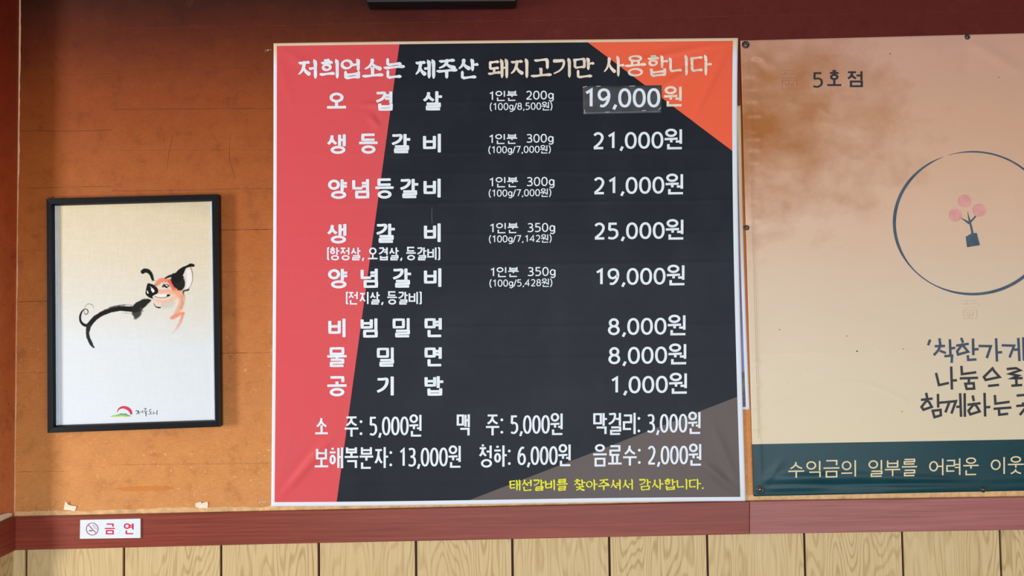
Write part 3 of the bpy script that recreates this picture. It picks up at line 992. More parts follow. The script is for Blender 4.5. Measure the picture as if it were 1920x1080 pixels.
# taped-on price patch
PQ = [(1092.5, 161.3), (1240.5, 160), (1240.5, 211.8), (1093.3, 215)]
def patch_h(x, y):
    return banner_h(x, y) + .0016 + .0004 * np.sin(x * .06)
m = NT('patch_card', .35, .5)
n = m.noise(m.coord(), 30, 4)
m.color(m.mix(m.maprange(n, .35, .65), rgba((56, 60, 66)), rgba((72, 76, 82))))
patch = sheet('price_patch', PQ, 30, 12, patch_h, .0012, m.m, banner)
patch['label'] = 'dark grey taped-on patch with new price'
patch['_o'] = LB
ink = Ink()
write(ink, '19,000', 1096.5, 1238, 158.6, 204.6, 5.6, slope=-.004, dy=(17, 94))
o = ink.build('lettering', patch_h, .0004, M_WHITE, patch)
M_GLINT = plain('painted_tape_glint', (196, 200, 206), .3)  # short pale dashes painted as glints along the tape
for a, b in (((1093, 163.5), (1100, 162)), ((1118, 162), (1126, 161.6)), ((1180, 161.8), (1190, 161)), ((1136, 210.5), (1142, 209.8)), ((1204, 207.5), (1211, 207)), ((1235, 206), (1239, 202)), ((1096, 206), (1097, 213))):
    ink = Ink()
    ink.ribbon([a, b], 1.0, cap='round')
    ink.build('painted_tape_glint', patch_h, .0004, M_GLINT, patch)

# ------------------------------------------------------------------ charity poster
PQ2 = [(1388, 76), (2244, 54), (2262, 913), (1413, 930.5)]
def poster_h(x, y):
    h = 0.0038 + 0 * x
    for i, (yy, a, L) in enumerate(((106, .0016, 40), (139, .0016, 22), (163, .0013, 30), (186, .0018, 26), (213, .0018, 34), (243, .0013, 22), (256, .0020, 28), (277, .0016, 26), (301, .0014, 24), (329, .0010, 18), (372, .0008, 20), (410, .0010, 24), (680, .0006, 22), (720, .0006, 24), (760, .0006, 20), (800, .0006, 24))):
        h = h + ridge(x, y, 1392 + i, yy + 4, 1396 + L + i, yy, 5.5, a * 1.1) - ridge(x, y, 1394 + i, yy + 11, 1394 + L + i, yy + 9, 5, a * .8)
    h = h + ridge(x, y, 1400, 92, 1470, 135, 8, .0022) - ridge(x, y, 1400, 100, 1450, 150, 7, .0014)
    h = h + ridge(x, y, 1813, 74, 1700, 110, 12, .0018) + ridge(x, y, 1813, 74, 1925, 140, 12, .0020) - ridge(x, y, 1813, 80, 1813, 150, 14, .0012)
    h = h + ridge(x, y, 1430, 899, 1640, 893, 10, .0040) + ridge(x, y, 1590, 893, 1840, 902, 8, .0026) + ridge(x, y, 1830, 900, 2080, 884, 10, .0034)
    h = h + ridge(x, y, 1425, 916, 1560, 912, 5, .0020) - ridge(x, y, 1430, 911, 1850, 904, 4, .0018) + ridge(x, y, 1650, 918, 1845, 914, 5, .0018) + ridge(x, y, 1845, 914, 2100, 908, 5, .0020)
    h = h + ridge(x, y, 1425, 916, 1470, 860, 7, .0012)
    h = h + ridge(x, y, 1414, 664, 2240, 646, 1.8, .0005, .3)
    arc = [(1444, 760), (1470, 745), (1500, 732), (1535, 721), (1573, 715), (1605, 716), (1635, 722), (1665, 735), (1700, 753)]
    for a, b in zip(arc, arc[1:]):
        h = h + ridge(x, y, a[0], a[1], b[0], b[1], 3.5, .0005, .2)
    h = h + .0009 * np.sin(x * .021 + 1.2 * np.sin(y * .012)) * np.exp(-((y - 230) / 120) ** 2) * np.exp(-((x - 1500) / 160) ** 2)
    h = h + ridge(x, y, 1540, 205, 1556, 217, 4, .0012) + ridge(x, y, 1535, 230, 1575, 232, 5, .0009) + ridge(x, y, 1595, 300, 1625, 296, 4, .0009) + ridge(x, y, 1480, 280, 1500, 278, 4, .0006)
    h = h + .0004 * np.sin(x * .017) * np.sin(y * .013)
    hem = 1 / (1 + np.exp(-((1389 + (y - 76) * .0292 + 17) - x) / 1.2))
    h = h + .0007 * hem + .0006 / (1 + np.exp((y - (103 - (x - 1400) * .026)) / 1.2))
    return h
LP = tuple(at(1820, 920, .003))
poster = root('charity_poster', LP, 'cream vinyl poster with green foot band, ink circle and potted tree', 'poster')
def poster_mat():
    m = NT('poster_vinyl', 0.36, 0.26)
    co = m.coord('Object')
    x, y, z = m.sep(co)
    n = m.noise(co, 3.2, 5, 0.62)
    nz = m.math('ADD', z, m.math('MULTIPLY', m.math('SUBTRACT', n, .5), .25))
    c = m.ramp(m.maprange(nz, 0.0, 1.08), [(0, rgba((218, 204, 172))), (.25, rgba((218, 202, 174))), (.45, rgba((218, 194, 170))), (.62, rgba((220, 184, 158))), (.8, rgba((212, 170, 142))), (1, rgba((204, 160, 140)))])
    # smoke stain soaked into the upper left
    a = at(1400, 220, .003)
    dx = m.math('DIVIDE', m.math('SUBTRACT', x, a.x - LP[0]), .36)
    dz = m.math('DIVIDE', m.math('SUBTRACT', z, a.z - LP[2]), .26)
    r = m.math('SQRT', m.math('ADD', m.math('MULTIPLY', dx, dx), m.math('MULTIPLY', dz, dz)))
    n2 = m.noise(m.scaled(co, (1, 1, 1.25)), 9, 6, 0.6, .12)
    st = m.maprange(m.math('ADD', r, m.math('MULTIPLY', m.math('SUBTRACT', n2, .5), 1.9)), 1.2, 0.0)
    c = m.mix(m.math('MULTIPLY', st, .9), c, rgba((164, 98, 40)))
    n3 = m.noise(co, 120, 3)
    c = m.mix(m.math('MULTIPLY', m.maprange(n3, .7, .78), .35), c, rgba((120, 78, 50)))
    # seam mark
    g = side(m, co, (1411, 832.7), (1920, 823.7), LP, off=.003)
    gn = m.mix(m.maprange(n2, .3, .7), rgba((8, 54, 60)), rgba((14, 64, 74)))
    c = m.mix(g, gn, c)
    m.color(c)
    rr = m.math('ADD', .27, m.math('MULTIPLY', n2, .16))
    m.put(m.b.inputs['Roughness'], rr)
    m.bump(n2, 0.10, 0.002)
    return m.m
sheet('vinyl_sheet', PQ2, 420, 300, poster_h, .0006, poster_mat(), poster)
M_INK = ink_mat('print_slate_blue', (62, 78, 98), mott=.12)
M_INKD = ink_mat('print_charcoal', (48, 50, 58), mott=.15)
M_CIRC = ink_mat('print_blue', (70, 90, 106), mott=.15)
M_CREAM = ink_mat('print_cream', (226, 208, 168))
M_PINK = ink_mat('print_pink', (220, 156, 150), mott=.08)
M_GHOST = ink_mat('print_faded_seal', (206, 160, 136), mott=.1)
text_part(poster, 'branch_lettering', [('5', 1523, 1542.5, 134.5, 165, 4.1, dict(dy=(2, 99), slope=0)), ('호', 1549, 1579.6, 131, 164.5, 4.1, dict(slope=0)), ('점', 1588, 1618, 131.5, 164, 4.2, dict(slope=0))], M_INKD, poster_h, gap=.0005, label='charcoal lettering 5호점')
def Z(pts, s, ox, oy):
    return [(ox + a / s, oy + b / s) for a, b in pts]
H1 = (4.154, 1660, 550)
hand = {
 'a': [[(350,360),(333,405)], [(422,350),(428,402)], [(385,412),(465,410)], [(428,412),(412,445),(378,482)], [(425,448),(472,465)], [(503,358),(508,486)], [(508,430),(545,424)], [(460,490),(520,485),(517,542)],
   [(590,347),(606,385)], [(552,408),(650,393)], 'C', [(600,400),(560,450),(567,477),(645,455),(612,415)], [(683,352),(686,482)], [(686,438),(727,434)], [(642,482),(646,519),(710,515)],
   [(727,410),(822,412),(790,505)], [(863,350),(870,532)], [(870,462),(910,458)], [(907,405),(1003,408),(968,500)], [(1003,440),(1040,437)], [(1036,347),(1045,528)], [(1075,342),(1080,525)], [(1108,355),(1100,402)]],
 'b': [[(395,620),(418,715),(495,698)], [(513,570),(519,750)], [(519,680),(558,677)], [(593,565),(597,630),(708,615)], [(580,663),(722,658)], [(652,663),(650,700)], 'C', [(623,705),(688,700),(692,742),(634,745)],
   'C', [(835,585),(768,652),(782,675),(890,652),(850,608)], [(800,722),(886,713)], [(946,590),(1018,583),(1052,600),(960,628),(1045,640),(972,665),(1070,660)], [(1020,664),(1022,715)], [(982,720),(1066,714)]],
 'c': [[(318,775),(327,820)], [(278,830),(368,820)], 'C', [(322,835),(282,885),(297,907),(362,885),(342,848)], [(410,783),(412,890)], [(412,855),(450,848)], 'C', [(369,915),(430,908),(433,950),(383,965)],
   [(448,850),(500,845),(468,928)], [(500,845),(550,840),(515,937)], [(553,885),(590,882)], [(583,778),(590,962)], [(618,778),(620,962)],
   [(680,795),(690,840)], [(640,868),(742,856)], 'C', [(690,862),(648,915),(662,943),(735,920),(712,880)], [(773,775),(778,960)], [(778,888),(818,885)],
   [(853,792),(858,860),(968,845)], [(843,900),(982,890)], [(885,900),(888,946),(957,938)],
   [(1023,797),(1100,790),(1095,850)], [(1072,850),(1075,876)], [(1020,878),(1140,868)], [(1090,895),(1048,948)], [(1085,915),(1125,945)]],
}
for k, strokes in hand.items():
    ink = Ink(); closed = False
    for s in strokes:
        if s == 'C': closed = True; continue
        q = Z(s, *H1)
        if not closed: q = resample(q, 12)
        ink.ribbon(q, 4.6, closed=closed); closed = False
    ink.build('handwritten_lettering', poster_h, .0005, M_INK if k == 'a' else M_INKD, poster)
G = dict(slope=-.020, dy=(10, 95))
text_part(poster, 'foot_lettering', [('수익금의', 1476.5, 1605, 864, 897.5, 2.9, G), ('일부를', 1628.3, 1721, 861.5, 895, 2.9, G), ('어려운', 1742, 1836.5, 859, 893, 2.9, G), ('이웃', 1857.6, 1921, 856, 890.5, 2.9, G)], M_CREAM, poster_h, gap=.0005, label='thin cream lettering on the green band')
# ink circle
pts, ws = [], []
cx, cy, rx_, ry_ = 1823.5, 418, 146.5, 133.5
for k in range(121):
    a = math.radians(-108 + 356 * k / 120)               # clockwise from the gap near the top
    pts.append((cx + rx_ * math.cos(a), cy + ry_ * math.sin(a)))
    d = math.degrees(a)
    w = float(np.interp(d, [-108, -90, -60, 0, 45, 75, 95, 120, 140, 160, 185, 215, 235, 248], [.5, 3.0, 3.2, 4.0, 6.0, 5.5, 4.5, 2.0, 2.2, 5.0, 6.0, 5.2, 3.4, .4]))
    ws.append(w)
ink = Ink(); ink.ribbon(pts, ws)
ink.build('ink_circle', poster_h, .0005, M_CIRC, poster)
S1 = (3.6, 1660, 270)
ink = Ink()
for s, w in (([(589, 606), (580, 560), (570, 522)], [15, 13, 11]), ([(572, 530), (563, 495), (556, 455)], [14, 8, 1]), ([(568, 536), (545, 520), (511, 499)], [16, 12, 2]), ([(572, 528), (592, 508), (611, 486)], [12, 11, 10])):
    ink.ribbon(Z(s, *S1), [q / 3.6 for q in w])
ink.poly(Z([(543, 627), (583, 603), (617, 600), (639, 683), (552, 697)], *S1))
ink.build('tree_emblem', poster_h, .0006, M_CIRC, poster)
for c in ((535, 385), (634, 447), (474, 480)):
    ink = Ink()
    p = Z([c], *S1)[0]
    ink.disc(p[0], p[1], 12.2, 28)
    ink.build('blossom_dot', poster_h, .0005, M_PINK, poster)
def seal(ox, oy, s, mat, name='faded_seal'):
    ink = Ink()
    for q in ([(0.1, 0), (.9, 0)], [(.05, .22), (.95, .18), (1, .35)], [(.3, .05), (.3, .2)], [(.7, .05), (.7, .2)], [(.1, .42), (.9, .4)], [(.15, .55), (.15, 1), (.88, 1), (.88, .55), (.15, .55)], [(.3, .65), (.35, .92)], [(.5, .6), (.45, .95)], [(.7, .65), (.6, .92)], [(.3, .78), (.75, .76)]):
        ink.ribbon([(ox + a * s[0], oy + b * s[1]) for a, b in q], 1.1)
    ink.build(name, poster_h, .0004, mat, poster)
seal(1461, 132, (38, 34), ink_mat('print_faded_seal_dark', (176, 116, 92), mott=.15))
seal(1802, 563, (34, 34), ink_mat('print_faded_seal_pale', (214, 182, 162), mott=.08))
ink = Ink()
for dx, w_ in ((12.5, .5), (15.5, .35)):
    ink.ribbon([(1388 + (y - 76) * .0292 + dx + .3 * wob(y * 2, dx), y) for y in range(110, 830, 8)], w_)
ink.build('hem_seam', poster_h, .0003, plain('seam_brown', (182, 142, 104), var=.2), poster)
# puncture marks
M_PUNC = plain('puncture_dark', (52, 34, 26))
for x, y, r in ((1669, 101, 1.1), (1462, 618, 1.0), (1588, 630, .9), (1607, 658.5, 1.4), (1873, 145, .9), (1691, 772, .9), (1694, 654, .9)):
    ink = Ink()
    ink.disc(x, y, r, 10)
    ink.build('puncture_mark', poster_h, .0004, M_PUNC, poster)
M_EYE = plain('eyelet_black', (34, 32, 32), .3, .6)
M_SCREW = plain('screw_steel', (110, 108, 106), .3, .5, .8)
def lathe(prof, n, c):
    """prof: list of (radius, y) ; axis along y (out of the wall)"""
    V, F = [], []
    for k in range(n):
        a = 2 * math.pi * k / n
        for r, y in prof:
            V.append((c[0] + r * math.cos(a), c[1] + y, c[2] + r * math.sin(a)))
    m_ = len(prof)
    for k in range(n):
        for j in range(m_ - 1):
            a, b = k * m_ + j, ((k + 1) % n) * m_ + j
            F.append((a, b, b + 1, a + 1))
    return V, F
def eyelet(px, py, r):
    h = float(poster_h(np.array([float(px)]), np.array([float(py)]))[0])
    c = at(px, py, h)
    R = r * DIST / FPX
    V, F = lathe([(R * 1.0, .0), (R * 1.0, -.0007), (R * .88, -.0015), (R * .68, -.0017), (R * .55, -.0010), (R * .5, .0)], 28, c)
    e = mesh_obj('eyelet', V, F, M_EYE, poster, smooth=True)
    e['_o'] = LP
    V, F = lathe([(R * .42, .0), (R * .42, -.0010), (R * .3, -.0018), (R * .02, -.0020)], 20, c)
    s = mesh_obj('screw_head', V, F, M_SCREW, e, smooth=True)
for p in ((1398, 84, 7.2), (1813.5, 69.5, 5.2), (1400, 427, 5.0), (1425, 918, 7.8), (1843.5, 918, 5.4), (2236, 63, 7), (2250, 905, 7)):
    eyelet(*p)

# ------------------------------------------------------------------ older poster half hidden behind the banner
def old_h(x, y):
    return .0016 + 0 * x + .0004 * np.exp(-((y - 652) / 3.0) ** 2)
LO = tuple(at(1370, 768, .0015))
old = root('purple_poster', LO, 'old white-edged purple poster peeping out between menu banner and cream poster', 'poster')
def old_mat():
    m = NT('old_poster_print', .45, .35)
    uv = m.sep(m.coord('UV'))
    pr = m.ramp(uv[1], [(0, rgba((60, 48, 60))), (.2, rgba((74, 60, 84))), (.45, rgba((118, 84, 118))), (.58, rgba((112, 86, 124))), (.70, rgba((96, 92, 140))), (.80, rgba((124, 122, 176))), (.872, rgba((118, 120, 170))), (.88, rgba((60, 62, 60))), (.92, rgba((90, 108, 80))), (.945, rgba((70, 62, 78))), (1, rgba((78, 60, 80)))])
    n = m.noise(m.coord(), 90, 3)
    pr = m.mix(m.math('MULTIPLY', m.maprange(n, .45, .7), .3), pr, rgba((150, 130, 160)))
    inner = m.math('MULTIPLY', m.maprange(uv[0], .914, .911), m.maprange(uv[1], .992, .991))
    inner = m.math('MULTIPLY', inner, m.maprange(uv[1], .010, .011))
    wh = m.mix(m.maprange(uv[1], .35, .6), rgba((206, 184, 150)), rgba((218, 222, 232)))
    return m.color(m.mix(inner, wh, pr)).m
def oldbow(u, v, X, Y):
    return X - 2.2 * u * np.sin(np.pi * v), Y
o = sheet('paper_sheet', [(1310, 199), (1388.7, 198), (1405.4, 768), (1330, 769)], 24, 90, old_h, .0004, old_mat(), old, oldbow)
add_uv(o, 24, 90)

# ------------------------------------------------------------------ framed picture
LF = tuple(at(252, 806, 0))
pic = root('framed_picture', LF, 'black-framed ink painting of a small black and pink pig', 'picture')
FO, FI = .022, .0155
out = [(86.9, 372.4), (408.6, 364.2), (412.3, 800.3), (88.7, 812.0)]
inn = [(101.8, 385.6), (396.8, 377.2), (402.8, 787.8), (104.2, 797.8)]
M_FRAME = plain('black_lacquer', (13, 15, 21), .35, .25)
M_FSIDE = plain('black_edge', (38, 44, 56), .35, .5)
def p3(p, off, d=0):
    return tuple(at(p[0], p[1], off))
for i in range(4):
    j = (i + 1) % 4
    a, b, c, d = p3(out[i], FO), p3(out[j], FO), p3(inn[j], FI), p3(inn[i], FI)
    # mid line slightly raised makes the moulded section
    def lerp(p, q, t): return tuple(p[k] + (q[k] - p[k]) * t for k in range(3))
    m1, m2 = lerp(a, d, .8), lerp(b, c, .8)
    m1 = (m1[0], -FO + .0005, m1[2]); m2 = (m2[0], -FO + .0005, m2[2])
    ab, bb = (a[0], -.003, a[2]), (b[0], -.003, b[2])
    db, cb = (d[0], -.003, d[2]), (c[0], -.003, c[2])
    d2, c2 = (d[0], -FI, d[2]), (c[0], -FI, c[2])
    V = [a, b, m2, m1, d2, c2, ab, bb, cb, db]
    F = [(0, 3, 2, 1), (3, 4, 5, 2), (0, 1, 7, 6), (4, 9, 8, 5), (6, 7, 8, 9), (0, 6, 9, 4, 3), (1, 2, 5, 8, 7)]
    o = mesh_obj('frame_side', V, F, M_FRAME, pic)
    bevel(o, .0006, 2)
PO = .010
def paper_nodes(m):
    co = m.coord('Object')
    x, y, z = m.sep(co)
    n = m.noise(co, 3, 3)
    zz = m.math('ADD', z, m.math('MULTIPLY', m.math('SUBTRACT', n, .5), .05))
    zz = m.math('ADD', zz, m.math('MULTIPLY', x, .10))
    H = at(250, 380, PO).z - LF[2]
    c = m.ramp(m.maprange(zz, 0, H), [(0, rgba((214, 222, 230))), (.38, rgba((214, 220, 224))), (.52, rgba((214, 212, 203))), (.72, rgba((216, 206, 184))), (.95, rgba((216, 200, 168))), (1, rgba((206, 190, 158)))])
    weave = m.noise(m.scaled(co, (260, 260, 40)), 1, 2)
    weave2 = m.noise(m.scaled(co, (40, 40, 260)), 1, 2)
    w = m.math('ADD', weave, weave2)
    return m.mix(m.math('MULTIPLY', m.maprange(w, .9, 1.2), .12), c, rgba((246, 240, 226))), w
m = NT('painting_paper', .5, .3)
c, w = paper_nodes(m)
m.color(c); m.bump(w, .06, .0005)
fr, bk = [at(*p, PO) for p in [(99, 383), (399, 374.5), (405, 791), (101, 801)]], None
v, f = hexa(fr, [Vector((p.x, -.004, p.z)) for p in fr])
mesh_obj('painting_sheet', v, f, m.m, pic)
M_MOUNT = plain('mount_white', (206, 220, 238), .4)
for q in ([(101.5, 385), (106.2, 385), (108.6, 798), (104, 798.3)], [(394.6, 377.5), (397, 377.5), (403, 788), (400.8, 788)]):
    fr = [at(*p, PO + .003) for p in q]
    v, f = hexa(fr, [Vector((p.x, -PO + .001, p.z)) for p in fr])
    mesh_obj('mount_strip', v, f, M_MOUNT, pic)
# the painting itself: soft brush strokes computed on a fine grid
GX0, GY0, GX1, GY1, GS = 143, 486, 372, 658, .6
nx, ny = int((GX1 - GX0) / GS), int((GY1 - GY0) / GS)
gxx, gyy = np.meshgrid(GX0 + np.arange(nx) * GS, GY0 + np.arange(ny) * GS)
rng = np.random.default_rng(3)
def vnoise(step):
    a = rng.random((int(ny / step) + 3, int(nx / step) + 3))
    yy, xx = np.arange(ny) / step, np.arange(nx) / step
    y0, x0 = yy.astype(int), xx.astype(int)
    fy, fx = (yy - y0)[:, None], (xx - x0)[None, :]
    A, B = a[y0][:, x0], a[y0][:, x0 + 1]
    C, D = a[y0 + 1][:, x0], a[y0 + 1][:, x0 + 1]
    return (A * (1 - fx) + B * fx) * (1 - fy) + (C * (1 - fx) + D * fx) * fy - .5
NZ = vnoise(3) * .6 + vnoise(7) * .5 + vnoise(18) * .5
CR = np.zeros((ny, nx, 3)); CA = np.zeros((ny, nx))
K = 5.144
def paint(pts, ws, col, soft=1.0, alpha=1.0, rough=.6, fade=None):
    global CR, CA
    pts = [(130 + a / K, 470 + b / K) for a, b in pts]
    if len(pts) > 2:
        n0 = len(pts)
        q = catmull(pts, 6)
        ws = np.interp(np.linspace(0, n0 - 1, len(q)), range(n0), [w / K for w in ws])
        pts = q
    else:
        ws = [w / K for w in ws]
    cov = np.zeros((ny, nx)); best = np.full((ny, nx), 9.0)
    tt = np.zeros((ny, nx))
    for i in range(len(pts) - 1):
        (x0, y0), (x1, y1) = pts[i], pts[i + 1]
        dx, dy = x1 - x0, y1 - y0
        L2 = dx * dx + dy * dy + 1e-9
        t = np.clip(((gxx - x0) * dx + (gyy - y0) * dy) / L2, 0, 1)
        d = np.hypot(gxx - x0 - t * dx, gyy - y0 - t * dy)
        r = (ws[i] * (1 - t) + ws[i + 1] * t) / 2
        e = d - r
        upd = e < best
        best = np.where(upd, e, best)
        tt = np.where(upd, (i + t) / (len(pts) - 1), tt)
    e = best + NZ * rough * 1.6
    cov = np.clip(.5 - e / (soft * 1.2), 0, 1)
    cov = cov * cov * (3 - 2 * cov)
    a = cov * alpha
    if fade: a = a * np.interp(tt, [0, 1], fade)
    c = np.array(s2l(col))
    na = a + CA * (1 - a)
    CR = np.where(na[..., None] > 1e-5, (c * a[..., None] + CR * (CA * (1 - a))[..., None]) / np.maximum(na, 1e-5)[..., None], CR)
    CA = na
BLK = (8, 9, 12)
paint([(235, 555), (222, 525), (185, 513), (160, 528), (150, 548)], [3, 5, 5, 5, 3], (60, 60, 60), .7, .8, .3)
paint([(152, 560), (175, 572), (180, 598), (160, 615), (146, 600), (143, 575)], [8, 9, 8, 8, 6, 5], BLK, .6, 1, .3)
paint([(150, 560), (120, 590), (104, 640), (112, 685), (140, 715), (170, 720), (195, 700)], [8, 16, 20, 24, 28, 28, 26], BLK, .7, 1, .5)
paint([(182, 740), (205, 700), (250, 650), (320, 605), (400, 575), (480, 560), (560, 562), (640, 565)], [40, 46, 44, 46, 46, 46, 50, 60], BLK, .8, 1, .6)
paint([(235, 638), (300, 590), (400, 545), (500, 527), (580, 524), (645, 538)], [5, 5, 6, 7, 5, 4], (50, 50, 52), .6, .9, .8)
paint([(510, 600), (560, 603), (610, 604)], [3, 4, 3], (80, 80, 80), .6, .7, .5)
paint([(632, 562), (670, 535), (715, 503), (750, 490), (782, 480)], [66, 92, 74, 50, 12], BLK, 1.8, .99, 1.5)
paint([(655, 565), (652, 605), (640, 650)], [100, 84, 22], (22, 25, 22), 3.0, .95, 2.0)
paint([(690, 560), (710, 585)], [26, 8], (60, 64, 58), 2.6, .7, 1.5)
paint([(185, 730), (176, 790), (185, 845), (208, 895), (238, 935)], [46, 36, 34, 34, 8], (30, 31, 32), 1.2, 1, 1.1)
# ears
paint([(708, 205), (730, 192), (762, 200), (788, 232), (806, 282)], [38, 42, 40, 34, 24], (12, 12, 14), 1.0, 1, .8)
paint([(805, 285), (835, 288)], [8, 5], (50, 44, 40), .8, .8, .4)
paint([(1140, 210), (1135, 280), (1128, 345)], [60, 90, 50], (226, 206, 206), 2.5, .75, .6)
paint([(1150, 200), (1160, 280), (1140, 350)], [40, 50, 30], (232, 232, 228), 2.5, .8, .6)
paint([(1172, 160), (1188, 220), (1186, 290), (1166, 345), (1135, 383)], [6, 6, 5, 5, 6], (40, 40, 42), .6, .9, .3)
# face washes
paint([(850, 345), (860, 420), (900, 480), (960, 500), (1030, 470), (1040, 400)], [40, 70, 80, 80, 80, 70], (228, 206, 190), 3.0, .55, 1)
paint([(845, 320), (880, 290), (925, 285), (970, 300)], [40, 48, 40, 50], (222, 122, 84), 2.2, .85, 1.2)
paint([(965, 290), (995, 330), (1020, 370), (1060, 375)], [40, 60, 60, 30], (222, 96, 62), 2.6, .9, 1.2)
paint([(855, 395), (900, 395), (950, 390), (1000, 400)], [40, 40, 40, 50], (232, 158, 130), 3.0, .75, 1.2)
paint([(815, 470), (870, 490), (950, 480), (1010, 455), (1050, 420)], [24, 34, 34, 44, 60], (232, 178, 148), 3.0, .8, 1.0)
paint([(820, 490), (850, 515), (900, 520)], [30, 34, 30], (222, 204, 190), 3.0, .75, 1.0)
paint([(915, 530), (960, 520), (990, 500)], [60, 70, 50], (188, 180, 174), 4.0, .5, 1.0)
paint([(1050, 400), (1085, 450), (1080, 520), (1045, 585), (1005, 645)], [70, 66, 56, 50, 30], (228, 160, 128), 2.4, .85, 1.0)
paint([(1085, 440), (1092, 500), (1075, 560)], [20, 20, 14], (176, 140, 120), 2.5, .6, 1.0)
paint([(985, 650), (1040, 622), (1095, 600)], [28, 34, 22], (228, 140, 112), 1.6, .9, .8)
paint([(1098, 605), (1078, 670), (1040, 740), (992, 802)], [26, 26, 24, 10], (224, 134, 108), 1.6, .95, 1.0, (1, .25))
# dark patches of the head
paint([(925, 265), (975, 243), (1022, 232)], [16, 28, 20], BLK, 1.2, 1, .8)
paint([(1015, 255), (1040, 275), (1055, 310), (1070, 345)], [70, 125, 125, 80], BLK, 2.2, .99, 1.5)
paint([(1040, 262), (1080, 200), (1122, 158), (1180, 140)], [96, 58, 20, 32], BLK, .8, 1, .6)
paint([(1165, 138), (1195, 142)], [28, 28], BLK, .7, 1, .4)
paint([(1100, 388), (1135, 382), (1152, 376)], [14, 20, 14], (40, 38, 38), 1.0, .95, .6)
paint([(1100, 395), (1106, 440)], [20, 8], (56, 50, 48), 1.2, .9, .8)
# snout
paint([(762, 330), (752, 375), (748, 415), (775, 440), (800, 455)], [26, 28, 24, 24, 14], BLK, .8, 1, .5)
paint([(765, 325), (800, 340), (832, 368), (838, 400), (805, 420), (790, 440)], [24, 32, 34, 34, 28, 20], BLK, .8, 1, .5)
paint([(770, 360), (780, 400), (790, 430)], [34, 40, 30], BLK, .8, 1, .3)
paint([(797, 376), (808, 392)], [20, 22], (228, 230, 230), .6, 1, .2)
paint([(752, 390), (757, 408)], [10, 12], (222, 224, 226), .6, 1, .2)
paint([(830, 320), (820, 345)], [6, 12], BLK, .8, .9, .5)
# eye and mouth
paint([(905, 345), (925, 328), (950, 325)], [22, 34, 26], (70, 34, 28), 1.2, .95, .6)
paint([(918, 322), (938, 314), (958, 322)], [8, 12, 10], (228, 222, 218), .7, .95, .2)
paint([(915, 338), (940, 350), (962, 342)], [14, 22, 10], (14, 14, 16), .7, 1, .3)
paint([(934, 334), (944, 337)], [10, 10], (238, 238, 238), .5, 1, .1)
paint([(948, 352), (960, 350)], [5, 5], (226, 226, 226), .5, .9, .1)
paint([(835, 428), (880, 434), (945, 426)], [12, 22, 16], (232, 230, 228), 1.2, .95, .3)
paint([(822, 442), (870, 454), (925, 452), (955, 438)], [5, 6, 6, 8], BLK, .6, 1, .2)
paint([(950, 432), (965, 430)], [24, 18], BLK, .8, 1, .4)
paint([(815, 510), (832, 538), (858, 548), (878, 548)], [6, 9, 14, 12], (40, 42, 40), .9, 1, .4)
grid = at_many(np.stack([gxx.ravel(), gyy.ravel()], 1), np.full(nx * ny, PO + .00008))
idx = np.arange(nx * ny).reshape(ny, nx)
near = CA.ravel() > .004
keep = near[idx[:-1, :-1]] | near[idx[1:, :-1]] | near[idx[1:, 1:]] | near[idx[:-1, 1:]]
quads = np.stack([idx[:-1, :-1], idx[1:, :-1], idx[1:, 1:], idx[:-1, 1:]], -1)[keep]
used, inv = np.unique(quads, return_inverse=True)
inv = inv.reshape(-1, 4)
m = NT('brush_ink_print', .6, .15)
base, w = paper_nodes(m)
at_ = m.n('ShaderNodeVertexColor', layer_name='ink')
m.color(m.mix(1.0, m.mix(at_.outputs['Alpha'], base, (0, 0, 0, 1)), at_.outputs['Color'], 'ADD'))
o = mesh_obj('pig_painting', grid[used], inv.tolist(), m.m, pic)
att = o.data.color_attributes.new('ink', 'FLOAT_COLOR', 'POINT')
att.data.foreach_set('color', np.concatenate([(CR * CA[..., None]).reshape(-1, 3)[used], CA.reshape(-1, 1)[used]], 1).astype(np.float32).ravel())
o['label'] = 'brushed black and pink pig'
# emblem below
flat_h = lambda x, y: PO + 0 * x
E1 = (7.385, 180, 740)
def soft_part(name, lst, mat):
    ink = Ink()
    for pts, ws in lst:
        q = Z(pts, *E1)
        n0 = len(q); q2 = catmull(q, 6) if n0 > 2 else q
        w2 = list(np.interp(np.linspace(0, n0 - 1, len(q2)), range(n0), [a * (1.35 if 'letter' in name else 1) / E1[0] for a in ws]))
        ink.ribbon(q2, w2)
    ink.build(name, flat_h, .00012, mat, pic)
soft_part('emblem_arc', [([(290, 250), (315, 200), (370, 175), (430, 188), (475, 225), (490, 275)], [4, 20, 34, 46, 42, 24])], ink_mat('emblem_red', (198, 44, 72), mott=.2))
ink = Ink(); ink.poly(Z([(190, 303), (240, 288), (300, 276), (345, 258), (385, 266), (405, 258), (440, 276), (490, 298), (400, 296), (300, 302)], *E1))
ink.build('emblem_hill', flat_h, .00012, ink_mat('emblem_green', (112, 172, 112), mott=.25), pic)
ink = Ink(); ink.poly(Z([(200, 304), (300, 290), (400, 292), (488, 299), (400, 310), (330, 304), (260, 309)], *E1))
ink.build('emblem_hill', flat_h, .00018, ink_mat('emblem_lime', (186, 196, 84), mott=.2), pic)
ink = Ink(); ink.poly(Z([(325, 268), (345, 257), (385, 265), (405, 257), (435, 273), (385, 280)], *E1))
ink.build('emblem_hill', flat_h, .00024, ink_mat('emblem_teal', (70, 140, 130), mott=.2), pic)
